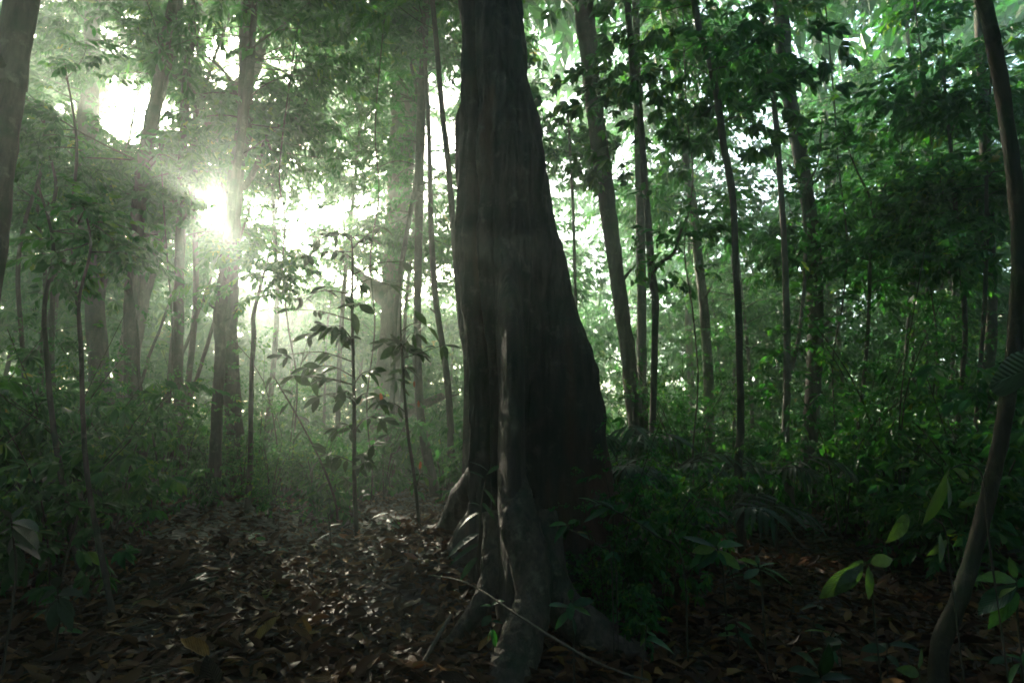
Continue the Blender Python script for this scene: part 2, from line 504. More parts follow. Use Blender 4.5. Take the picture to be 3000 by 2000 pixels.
# ================================================================== GROUND
def build_ground():
    xs = np.unique(np.concatenate([np.linspace(-95, -14, 40), np.linspace(-14, 14, 141), np.linspace(14, 95, 40)]))
    ys = np.unique(np.concatenate([np.linspace(-45, 0, 16), np.linspace(0, 16, 121), np.linspace(16, 120, 60)]))
    X, Yg = np.meshgrid(xs, ys)
    v = np.stack([X.ravel(), Yg.ravel(), ground_z(X, Yg).ravel() - 0.015], 1)
    nx, ny = len(xs), len(ys)
    i = (np.arange(ny - 1)[:, None] * nx + np.arange(nx - 1)[None]).ravel()
    t = np.concatenate([np.stack([i, i + 1, i + nx + 1], 1), np.stack([i, i + nx + 1, i + nx], 1)])
    g = obj('ground', mesh_from('ground', v, t, M_soil))
    tag(g, 'dark forest floor covered in wet brown fallen leaves', kind='structure')
    return g


GROUND = build_ground()

# leaf litter: curled dry leaves, the largest 300 singly, the rest as one mass
LIT0 = [leaf_template(0, w=w, fold=f, droop=d, wave=0.02, curl=c, peak=0.47, seed=k)
        for k, (w, f, d, c) in enumerate([(.42, .10, .22, .2), (.36, .35, .10, .5), (.50, .02, -.15, -.5), (.40, .22, .35, .0), (.34, -.2, .2, -.3), (.46, .15, -.25, .4)])]
LIT1 = [leaf_template(1, w=w, fold=f, droop=d, wave=0.02, curl=c, peak=0.47, seed=k)
        for k, (w, f, d, c) in enumerate([(.42, .10, .22, .2), (.36, .35, .10, .5), (.50, .02, -.15, -.5), (.40, .22, .35, .0), (.34, -.2, .2, -.3), (.46, .15, -.25, .4)])]


def litter_frames(n, tilt):
    a = rng.uniform(0, 2 * math.pi, n)
    d = np.stack([np.cos(a), np.sin(a), rng.normal(size=n) * tilt], 1)
    up = np.stack([rng.normal(size=n) * tilt, rng.normal(size=n) * tilt, np.ones(n)], 1)
    return frames(d, up)


def build_litter():
    b = Bag()
    def lay(n, x0, x1, y0, y1, smin, smax, tilt, lift):
        y = rng.uniform(y0, y1, n); w = (0.95 * y + 1.2) / (0.95 * y1 + 1.2)
        x = rng.uniform(x0, x1, n) * w
        s = smin * .7 + (smax * 1.15 - smin * .7) * rng.beta(1.6, 2.4, n)
        pos = np.stack([x, y, ground_z(x, y) + rng.random(n) * lift + 0.012], 1)
        rot = litter_frames(n, tilt)
        tint = np.clip(rng.beta(1.7, 2.3, n), 0, 1)
        sel = rng.integers(0, len(LIT1), n)
        for k in range(len(LIT1)):
            q = sel == k
            b.add(*scatter(LIT1[k][0], LIT1[k][1], rot[q], s[q], pos[q], tint[q]))
    lay(19000, -7.5, 7.5, 2.6, 7.0, 0.07, 0.19, 0.28, 0.05)
    lay(15000, -14, 14, 7.0, 14.0, 0.07, 0.17, 0.30, 0.06)
    lay(12000, -26, 26, 14.0, 26.0, 0.10, 0.24, 0.3, 0.07)
    o = obj('leaf_litter', b.mesh('leaf_litter', M_litter, True, True), GROUND)
    tag(o, kind='stuff')
    shared = [mesh_from('fallen_leaf', *LIT0[k][:2], M_litter1, True, None, LIT0[k][2]) for k in range(len(LIT0))]
    n = 300
    y = 3.1 + 3.6 * rng.random(n) ** 1.5; x = rng.uniform(-1, 1, n) * (0.93 * y + 0.2)
    rot = litter_frames(n, 0.25)
    for i in range(n):
        q = bpy.data.objects.new('fallen_leaf', shared[i % len(shared)])
        s = rng.uniform(0.15, 0.26)
        mw = Matrix(rot[i].tolist()).to_4x4() @ Matrix.Scale(s, 4)
        mw.translation = Vector((x[i], y[i], gz(x[i], y[i]) + 0.06))
        link(q, GROUND); q.matrix_local = mw


build_litter()


rng = np.random.default_rng(101)
# ================================================================== FAR FOREST
def build_far_wood():
    """the wood beyond the trees one can tell apart, and the roof of leaves overhead with added shading foliage behind"""
    b = Bag()
    nc = 1500
    az = np.concatenate([R(-66) + R(132) * rng.random(nc)])
    dist = rng.uniform(24, 62, nc)
    low = rng.random(nc) < 0.86                                       # most of it is low wood; taller crowns stand out singly
    top = np.where(low, 2.5 + np.where(az < R(5), 0.22, 0.30) * dist + 1.5 * np.sin(az * 9), 27 + 3 * np.sin(az * 9))
    h = 0.3 + (top - 0.3) * rng.random(nc) ** 0.95
    c = np.stack([np.sin(az) * dist, np.cos(az) * dist, h], 1)
    side = np.where(c[:, 0] > 4, 1.0, 0.0)
    ns = 15
    rad = rng.uniform(0.9, 2.2, nc)
    pos = np.repeat(c, ns, 0) + rng.normal(size=(nc * ns, 3)) * np.repeat(rad, ns)[:, None] * np.array([.75, .75, .45])
    shift = np.repeat(rng.uniform(0.0, 0.5, nc), ns)
    keep = open_air(pos, 0.3) & (pos[:, 2] > 0.2)
    pos, shift = pos[keep], shift[keep]
    d = rng.normal(size=(len(pos), 3)) * np.array([1, 1, .35]) + np.array([0, 0, -.15])
    size = rng.uniform(0.7, 1.5, len(pos)) * (0.75 + 0.012 * pos[:, 1].clip(10))
    kinds = rng.integers(0, 4, len(pos))
    for k, kind in enumerate(('pinnate', 'long', 'whorl', 'fine')):
        q = kinds == k
        add_sprays(b, kind, 2, pos[q], d[q], size[q], shift[q])
    o = obj('forest_foliage', b.mesh('forest_foliage', M_leaf, False, True))
    tag(o, 'misty mass of distant green forest foliage behind the trunks', 'foliage', kind='stuff')
    b = Bag()
    nc = 620
    c = np.stack([rng.uniform(-42, 42, nc), rng.uniform(-34, 34, nc), rng.uniform(15, 26, nc)], 1)
    nb = 520                                                        # unseen foliage behind and beside the camera, added to cut skylight
    a = rng.uniform(R(66), R(294), nb); q = rng.uniform(10, 34, nb)
    c = np.vstack([c, np.stack([np.sin(a) * q, np.cos(a) * q, rng.uniform(.5, 17, nb)], 1)]); nc += nb
    ns = 14
    pos = np.repeat(c, ns, 0) + rng.normal(size=(nc * ns, 3)) * np.array([1.5, 1.5, .5])
    pos = pos[open_air(pos, 0.4)]
    d = rng.normal(size=(len(pos), 3)) * np.array([1, 1, .3])
    add_sprays(b, 'pinnate', 2, pos, d, rng.uniform(1.4, 2.6, len(pos)), rng.uniform(0, .5, len(pos)))
    o = obj('canopy_shade_foliage', b.mesh('canopy_shade_foliage', M_leaf, False, True))
    tag(o, 'high roof of green leaves, with unseen foliage added behind to shade the forest', 'canopy', kind='stuff')


build_far_wood()


rng = np.random.default_rng(102)
# ================================================================== TREES
def crown_sprays(bag, tips, kind, lod, per, size, spread, shift0=0.0, local=True, origin=None, testair=True):
    """sprays gathered round branch points given as (point, outward direction)"""
    pts = np.array([t[0] for t in tips]); ds = np.array([t[1] for t in tips])
    pos = np.repeat(pts, per, 0) + rng.normal(size=(len(pts) * per, 3)) * np.array([1, 1, .55]) * spread
    d = np.repeat(ds, per, 0) + rng.normal(size=(len(pts) * per, 3)) * np.array([.8, .8, .35]) + np.array([0, 0, -.2])
    sh = np.repeat(rng.uniform(0, 0.45, len(pts)), per) + shift0
    if testair:
        w = pos if origin is None else pos + origin
        k = open_air(w, 0.15); pos, d, sh = pos[k], d[k], sh[k]
    add_sprays(bag, kind, lod, pos, d, size * rng.uniform(.75, 1.2, len(pos)), sh)


def limb_set(bag_wood, p0, dirs, length, rad, droop=0.25):
    """side branches from trunk points; returns spray anchor tips"""
    tips = []
    for q, dv in zip(p0, dirs):
        L = length * rng.uniform(.6, 1.15)
        dv = dv / np.linalg.norm(dv)
        s = np.linspace(0, 1, 5)[:, None]
        bend = rng.normal(size=3) * 0.12 * L
        pts = q + dv * L * s + bend * s * (1 - s) * 2 + np.array([0, 0, -droop * L]) * s ** 2
        v, t = tube(pts, [rad, rad * .25], 5, 2, 0.05, int(rng.integers(1e6)))
        bag_wood.add(v, t)
        for f in (0.45, 0.7, 1.0):
            k = pts[0] + (pts[-1] - pts[0]) * f + bend * f * (1 - f) * 2
            tips.append((k, dv + np.array([0, 0, -.2])))
    return tips


srng = np.random.default_rng(77)


def traced_tree(name, label, cat, trace, Y, top=None, crown=None, mat=M_bark, sides=10, group=None, rough=0.05, base_flare=1.25, ground=True, branches=(), Ytop=None):
    """trace: [(px, py, width px)] from the top of the photo down; the trunk goes on to the ground below and to `top` metres above"""
    pts, rad = [], []
    n = len(trace)
    for i, (px, py, w) in enumerate(trace):
        yy = Y if Ytop is None else Ytop + (Y - Ytop) * i / max(1, n - 1)
        p = P(px, py, yy); pts.append(p); rad.append(w / 2 / F * np.linalg.norm(p - CAM) * 0.97)
    lo = pts[-1]
    if ground:
        g = gz(lo[0], lo[1])
        if lo[2] - g > 0.05:
            pts.append(np.array([lo[0] + (lo[0] - pts[-2][0]) * 0.1, lo[1], g - 0.12])); rad.append(rad[-1] * base_flare)
    if top is not None:
        hi = pts[0]; d = (pts[0] - pts[1]); d = d / np.linalg.norm(d)
        if top > hi[2] + .5:
            k = (top - hi[2]) / max(d[2], .5)
            pts.insert(0, hi + d * k * 0.5 + np.array([.05, .1, 0])); rad.insert(0, rad[0] * .85)
            pts.insert(0, hi + d * k); rad.insert(0, rad[0] * .55)
    pts = pts[::-1]; rad = rad[::-1]
    org = np.array([pts[0][0], pts[0][1], gz(pts[0][0], pts[0][1]) if ground else pts[0][2]])
    root = empty(name, org, label, cat, group)
    # radii per point: resample along the same parameter
    bw = Bag(); v, t = tube(np.array(pts) - org, rad, sides, 6, rough, int(rng.integers(1e6))); bw.add(v, t)
    P3 = catmull(pts, 6)
    if max(rad) > .07:                                                  # dead stubs and knots
        for _ in range(3):
            q = P3[int(srng.integers(3, max(4, len(P3) * 2 // 3)))] - org; a = srng.uniform(0, 6.28)
            L_ = max(rad) * srng.uniform(.9, 2.6); d_ = np.array([math.cos(a), math.sin(a), srng.uniform(.1, .8)])
            v, t = tube(np.array([q, q + d_ * L_ * .5, q + d_ * L_ + [0, 0, .1 * L_]]), [max(rad) * .5, max(rad) * .2, max(rad) * .12], 6, 3, .12, int(srng.integers(1e6))); bw.add(v, t)
    if crown:
        for cr in crown:
            z0, z1, nb, L, per, size, kind, lod = cr
            cand = P3[(P3[:, 2] > z0) & (P3[:, 2] < z1)]
            if len(cand) == 0: cand = P3[-3:]
            q = cand[rng.integers(0, len(cand), nb)] + np.array([0, 0, 1]) * rng.normal(size=(nb, 1)) * 0.15
            a = rng.uniform(0, 2 * math.pi, nb)
            dirs = np.stack([np.cos(a), np.sin(a), rng.uniform(.05, .6, nb)], 1)
            tips = limb_set(bw, q - org, dirs, L, max(0.008, rad[-1] * .35 if rad[-1] < .05 else .02))
            cb = Bag()
            crown_sprays(cb, tips, kind, lod, per, size, L * .16, origin=org)
            if cb.n:
                co = obj('crown', cb.mesh('crown', M_leaf, False, True), root); tag(co, kind='stuff')
    obj('trunk', bw.mesh('trunk', mat), root)
    for br in branches:
        bp = [P(x, y, Y + dy) - org for (x, y, w, dy) in br]
        brad = [w / 2 / F * Y for (x, y, w, dy) in br]
        v, t = tube(bp, brad, 7, 6, 0.06, int(rng.integers(1e6)))
        obj('branch', mesh_from('branch', v, t, mat), root)
        if crown:
            cb = Bag()
            tips = [(p, p - bp[0] + np.array([.01, 0, 0])) for p in catmull(bp, 3)[3:]]
            crown_sprays(cb, tips, 'pinnate', 1, 3, 0.45, 0.3, origin=org)
            if cb.n:
                co = obj('foliage', cb.mesh('foliage', M_leaf, False, True), root); tag(co, kind='stuff')
    return root, org


HIGH = lambda top: (top - 6, top + 1, 9, 4.0, 9, 1.5, 'pinnate', 2)

traced_tree('canopy_tree', 'dark leaning trunk at the top corner above the dark left undergrowth', 'tree',
            [(66, 0, 58), (28, 255, 56), (-5, 520, 56), (-50, 900, 56)], 4.3, 20, [HIGH(20)])
traced_tree('canopy_tree', 'knobbly misty trunk with a bulge halfway, third trunk in from the left edge', 'tree',
            [(272, 0, 30), (268, 240, 32), (252, 390, 50), (248, 480, 38), (262, 700, 40), (285, 1000, 44), (290, 1250, 46)], 14.0, 22, [HIGH(22), (6, 13, 16, 2.4, 6, .6, 'whorl', 2)])
traced_tree('canopy_tree', 'dark trunk leaning inward at the top, crossed by a slanting paler trunk', 'tree',
            [(500, 80, 30), (478, 210, 32), (434, 408, 33), (412, 560, 33), (396, 714, 32), (384, 900, 32), (385, 1060, 34), (393, 1230, 38), (410, 1420, 44)], 11.0, 20, [HIGH(20), (6.5, 13, 18, 2.4, 6, .5, 'pinnate', 2)])
traced_tree('canopy_tree', 'pale slanting trunk crossing behind a dark upright trunk', 'tree',
            [(655, 330, 50), (610, 410, 52), (560, 500, 50), (480, 670, 48), (428, 800, 46), (392, 960, 48), (360, 1150, 54)], 13.5, 12, [(8.5, 12.5, 16, 2.5, 8, .6, 'pinnate', 2)], mat=M_barkpale)
traced_tree('understory_tree', 'slender upright trunk between the crossed trunks and the sunlit trunk', 'tree',
            [(545, 250, 20), (535, 480, 22), (528, 700, 23), (524, 900, 24), (522, 1100, 25), (528, 1330, 28)], 12.0, 14, [(5, 13, 16, 2.0, 7, .7, 'pinnate', 2)])
traced_tree('canopy_tree', 'straight trunk with the low sun glaring beside it', 'tree',
            [(728, 0, 36), (722, 200, 37), (716, 380, 38), (690, 520, 39), (680, 760, 39), (674, 960, 40), (680, 1150, 42), (690, 1330, 46)], 11.0, 22, [HIGH(22), (7.0, 13, 20, 2.8, 6, .5, 'pinnate', 2)], mat=M_bark,
            branches=([(714, 552, 20, 0), (745, 500, 18, -.3), (776, 420, 15, -.5), (790, 386, 13, -.6), (830, 362, 11, -.8), (868, 345, 9, -1), (900, 290, 6, -1.1)],
                      [(722, 400, 18, 0), (705, 330, 16, .2), (690, 275, 13, .4), (660, 215, 10, .6), (612, 170, 7, .8)],
                      [(780, 405, 9, -.5), (800, 450, 7, -.4), (825, 490, 5, -.3)]))
traced_tree('understory_tree', 'crooked dark trunk standing on a small mound in front of the sunlit trunk', 'tree',
            [(672, 640, 24), (660, 760, 28), (652, 860, 29), (642, 930, 32), (645, 1010, 27), (643, 1090, 29), (636, 1200, 29), (631, 1330, 31), (628, 1440, 34), (628, 1490, 44)], 9.2, 11, [(7, 12, 12, 1.8, 7, .6, 'pinnate', 2)], base_flare=1.6)
traced_tree('canopy_tree', 'broad pale trunk fading into mist just left of the giant buttressed tree', 'tree',
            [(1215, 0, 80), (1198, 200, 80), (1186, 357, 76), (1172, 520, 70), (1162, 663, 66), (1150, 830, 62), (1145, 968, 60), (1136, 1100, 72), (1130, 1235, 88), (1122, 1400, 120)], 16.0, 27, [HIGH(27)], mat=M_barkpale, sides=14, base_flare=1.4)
traced_tree('understory_tree', 'slim misty trunk bending at its foot beside the broad pale trunk', 'tree',
            [(1232, 380, 26), (1228, 600, 24), (1223, 923, 22), (1226, 1100, 23), (1232, 1220, 26), (1254, 1347, 30), (1285, 1490, 34)], 12.5, 16, [(10, 16, 10, 2, 6, .7, 'pinnate', 2)])
traced_tree('understory_tree', 'thin misty trunk midway between the broad pale trunk and the giant tree', 'tree',
            [(1262, 640, 16), (1270, 800, 18), (1279, 900, 19), (1296, 1010, 18), (1310, 1110, 20), (1321, 1280, 22)], 12.0, 12, [(6, 12, 12, 1.7, 6, .6, 'pinnate', 2)])
traced_tree('understory_tree', 'thin dark trunk hugging the left outline of the giant buttressed tree', 'tree',
            [(1296, 330, 16), (1311, 460, 17), (1322, 590, 18), (1335, 745, 19), (1351, 950, 19), (1368, 1090, 20)], 8.5, 12, [(8, 12, 8, 1.7, 6, .55, 'pinnate', 2)])
traced_tree('canopy_tree', 'straight dark trunk right beside the giant tree with bright sky gaps behind', 'tree',
            [(1706, 0, 52), (1724, 140, 48), (1738, 300, 46), (1764, 480, 48), (1790, 680, 46), (1810, 830, 44), (1832, 980, 44), (1850, 1130, 46), (1866, 1280, 50)], 9.5, 20, [HIGH(20)])
traced_tree('understory_tree', 'slim umbrella-topped treelet in the bright gap beside the giant tree', 'tree',
            [(1664, 330, 6), (1672, 480, 8), (1680, 640, 9), (1684, 800, 10), (1690, 1000, 11)], 12.0, None, [(7.6, 9.5, 10, .9, 6, .45, 'whorl', 2)])
traced_tree('understory_tree', 'slim grey trunk partly hidden behind a thinner dark stem', 'tree',
            [(1868, 300, 22), (1874, 500, 25), (1877, 700, 26), (1879, 834, 27), (1881, 1000, 27), (1882, 1235, 29)], 10.5, 15, [(9, 15, 10, 2, 6, .7, 'pinnate', 2)], mat=M_barkpale)
traced_tree('understory_tree', 'thin kinked dark stem standing before the slim grey trunk', 'tree',
            [(1838, 0, 16), (1848, 130, 17), (1858, 240, 18), (1872, 300, 17), (1884, 459, 18), (1892, 560, 18), (1900, 663, 20), (1908, 790, 23), (1920, 880, 22), (1918, 1000, 19), (1915, 1146, 19), (1913, 1290, 20)], 8.2, 14, [(6, 13, 12, 1.6, 5, .5, 'whorl', 1)],
            branches=([(1908, 800, 14, 0), (1935, 770, 12, -.2), (1975, 740, 10, -.3), (1990, 690, 8, -.4), (2010, 640, 6, -.5)],))
traced_tree('understory_tree', 'thin bowed stem arching from the treetops, fourth to the right of the giant tree', 'tree',
            [(2032, 0, 15), (2050, 90, 16), (2076, 168, 16), (2100, 280, 17), (2114, 380, 18), (2124, 450, 19), (2143, 545, 18), (2152, 663, 18), (2155, 780, 18), (2163, 900, 19), (2167, 1057, 19), (2170, 1235, 20), (2163, 1400, 22)], 7.0, 12, [(5.5, 11, 11, 1.3, 5, .42, 'whorl', 1)],
            branches=([(2080, 210, 9, 0), (2095, 200, 8, -.2), (2130, 195, 5, -.4)],))
traced_tree('understory_tree', 'misty grey trunk behind the bowed stem', 'tree',
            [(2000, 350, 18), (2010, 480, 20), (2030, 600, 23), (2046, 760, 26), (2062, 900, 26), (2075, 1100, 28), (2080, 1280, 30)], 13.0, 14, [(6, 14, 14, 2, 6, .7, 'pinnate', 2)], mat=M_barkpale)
traced_tree('understory_tree', 'slender pale stem forking low into a second upright stem', 'tree',
            [(2236, 80, 12), (2254, 200, 13), (2272, 340, 14), (2282, 470, 15), (2290, 590, 15), (2300, 765, 16), (2303, 879, 17), (2306, 1010, 18), (2306, 1140, 19), (2302, 1290, 20)], 8.5, 12, [(6, 12, 11, 1.5, 6, .5, 'pinnate', 1)], mat=M_barkpale,
            branches=([(2312, 1110, 13, 0), (2322, 1066, 13, .1), (2338, 1000, 12, .2), (2348, 920, 11, .2), (2357, 834, 11, .3), (2359, 700, 10, .3), (2358, 560, 9, .4), (2395, 480, 7, .4), (2408, 350, 5, .5)],))
traced_tree('canopy_tree', 'stout trunk with leaf tufts sprouting from it, stoutest right of the giant tree', 'tree',
            [(2288, 0, 36), (2298, 180, 35), (2316, 306, 35), (2346, 459, 36), (2362, 561, 35), (2378, 680, 37), (2388, 834, 39), (2389, 960, 40), (2387, 1057, 41), (2382, 1146, 39), (2372, 1280, 40), (2362, 1400, 42)], 10.0, 21, [HIGH(21), (4.2, 5.6, 7, .7, 6, .38, 'long', 1)])
traced_tree('understory_tree', 'pale distant trunk in the bright gap right of the stout trunk', 'tree',
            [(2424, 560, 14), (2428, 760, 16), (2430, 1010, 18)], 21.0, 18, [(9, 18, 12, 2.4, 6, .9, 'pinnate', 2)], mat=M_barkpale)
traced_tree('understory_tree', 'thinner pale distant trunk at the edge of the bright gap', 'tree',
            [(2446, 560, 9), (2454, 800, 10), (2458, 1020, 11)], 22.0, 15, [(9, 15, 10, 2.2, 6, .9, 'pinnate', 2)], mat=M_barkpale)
traced_tree('sapling', 'thin sapling dividing into a wide letter V near its top', 'sapling',
            [(2561, 640, 8), (2550, 745, 8), (2545, 923, 9), (2532, 1100, 9), (2513, 1258, 10), (2495, 1392, 11)], 9.0, None, [(4.0, 5.4, 8, 1.0, 5, .42, 'pinnate', 1)],
            branches=([(2561, 640, 7, 0), (2545, 570, 6, -.2), (2515, 510, 5, -.3), (2490, 449, 4, -.4), (2470, 380, 3, -.4)],
                      [(2561, 640, 7, 0), (2580, 570, 6, .2), (2610, 515, 5, .3), (2633, 469, 4, .4), (2650, 400, 3, .4)]))
traced_tree('understory_tree', 'thin curved pole, nearest to the V-shaped sapling among the right-hand poles', 'tree',
            [(2790, 480, 8), (2802, 640, 9), (2817, 790, 10), (2828, 968, 11), (2819, 1100, 11), (2799, 1347, 12)], 8.0, 8, [(4, 8, 12, 1.3, 6, .45, 'pinnate', 1)])
traced_tree('understory_tree', 'thin pole standing between the curved pole and the knotted dark trunk', 'tree',
            [(2890, 700, 8), (2884, 900, 9), (2866, 1146, 9), (2853, 1370, 10)], 7.5, 7, [(4, 7, 10, 1.2, 6, .45, 'pinnate', 1)])
traced_tree('understory_tree', 'knotted dark trunk just left of the near brown leaning trunk', 'tree',
            [(2885, 420, 22), (2892, 640, 24), (2903, 923, 25), (2890, 1080, 32), (2893, 1200, 24), (2880, 1390, 26)], 9.0, 14, [(5, 14, 14, 1.8, 7, .6, 'pinnate', 2)])
traced_tree('understory_tree', 'near brown leaning trunk curving along the right edge of the scene', 'tree',
            [(2886, 20, 28), (2912, 140, 28), (2934, 255, 28), (2964, 459, 28), (2982, 640, 29), (2986, 765, 29), (2982, 860, 29), (2973, 1010, 30), (2955, 1146, 30), (2933, 1280, 31), (2905, 1410, 31), (2868, 1560, 32), (2814, 1746, 34), (2750, 1930, 38)], 3.3, 6.5, [(4.6, 6.5, 8, 1.2, 6, .38, 'long', 1)], mat=M_barkbrown, sides=12, Ytop=2.7)
for (px, w, Y, lab) in [(2648, 9, 12, 'nearest the V-shaped sapling'), (2672, 8, 13, 'second from the V-shaped sapling'), (2700, 7, 11.5, 'third from the V-shaped sapling'), (2775, 10, 12.5, 'with the sunlit yellow leaves beside it'), (2640 + 110, 7, 15, 'farthest back among the sunlit leaves')]:
    j = rng.normal(size=4) * 7
    traced_tree('sapling_pole', 'straight slender pole in the right thicket, ' + lab, 'sapling',
                [(px + 25 + j[0], 620, w * .8), (px + 18 + j[1], 850, w), (px + j[2], 1150, w), (px - 8 + j[3], 1390, w * 1.15)], Y, 7.5, [(3.5, 7.5, 10, 1.3, 6, .5, 'pinnate', 2)], group='slender poles in the right thicket')
for (px, top_, w, Y, lab) in [(60, 20, 9, 8.5, 'nearest the edge, left of the dark leaning stems'), (110, 10, 8, 9.5, 'second from the edge in the dark left thicket'), (150, -40, 10, 10, 'third from the edge in the dark left thicket'), (212, 30, 9, 7.5, 'fourth from the edge in the dark left thicket')]:
    j = rng.normal(size=4) * 9
    traced_tree('sapling_pole', 'thin dark pole ' + lab, 'sapling',
                [(px + j[0], 640, w * .8), (px + 6 + j[1], 800, w), (px + j[2] + 10, 1050, w), (px + 16 + j[3], 1350, w * 1.15)], Y, 7.0, [(4.4, 7.0, 7, .9, 4, .36, 'pinnate', 1)], group='thin poles in the left thicket')
traced_tree('sapling', 'dark bare stem leaning left across the brown leaf litter', 'sapling',
            [(130, 900, 9), (140, 1080, 11), (155, 1240, 12), (185, 1420, 13), (215, 1580, 14), (250, 1740, 15)], 5.6, 4.2, [(3.2, 4.2, 6, .6, 3, .3, 'pinnate', 1)])
traced_tree('sapling', 'second dark bare stem leaning across the leaf litter, just right of the first', 'sapling',
            [(232, 880, 7), (238, 1060, 9), (246, 1280, 11), (262, 1440, 11), (290, 1590, 12), (330, 1800, 13)], 4.9, 3.9, [(3.1, 3.9, 5, .6, 3, .3, 'pinnate', 1)])
traced_tree('sapling', 'thin dark stem rising past the sunlit trunk through the bright mist', 'sapling',
            [(790, 740, 6), (760, 850, 8), (742, 930, 11), (744, 980, 13), (738, 1080, 12), (735, 1200, 13), (733, 1370, 14)], 8.8, 5, [(3.6, 5.2, 8, .9, 5, .36, 'pinnate', 1)])
for k, (a, b_, w, Y, lab) in enumerate([((640, 900), (520, 1280), 10, 11.5, 'slanting woody stem leaning between the slender and the crooked trunk'),
                                        ((470, 960), (410, 1130), 8, 12.5, 'short slanting stem beside the crossed trunks'),
                                        ((545, 1010), (450, 1260), 9, 13, 'slanting pale stem left of the slender upright trunk'),
                                        ((403, 960), (450, 1290), 5, 10, 'thin straight liana hanging beside the dark crossed trunk')]):
    p = P(*a, Y); q = P(*b_, Y - .5)
    mid = (p + q) / 2 + rng.normal(size=3) * .06
    e = q + (q - p) * ((q[2] - gz(q[0], q[1])) / max(.1, p[2] - q[2])) * (1 if k != 3 else 1)
    up = p + (p - q) * 0.9
    r0 = w / 2 / F * Y
    o = tube_obj('woody_stem', [up, p, mid, q, e], [r0 * .6, r0, r0 * 1.1, r0, r0], M_bark, sides=7, rough=.09, seed=k)
    tag(o, lab, 'vine' if k == 3 else 'stem')


rng = np.random.default_rng(103)
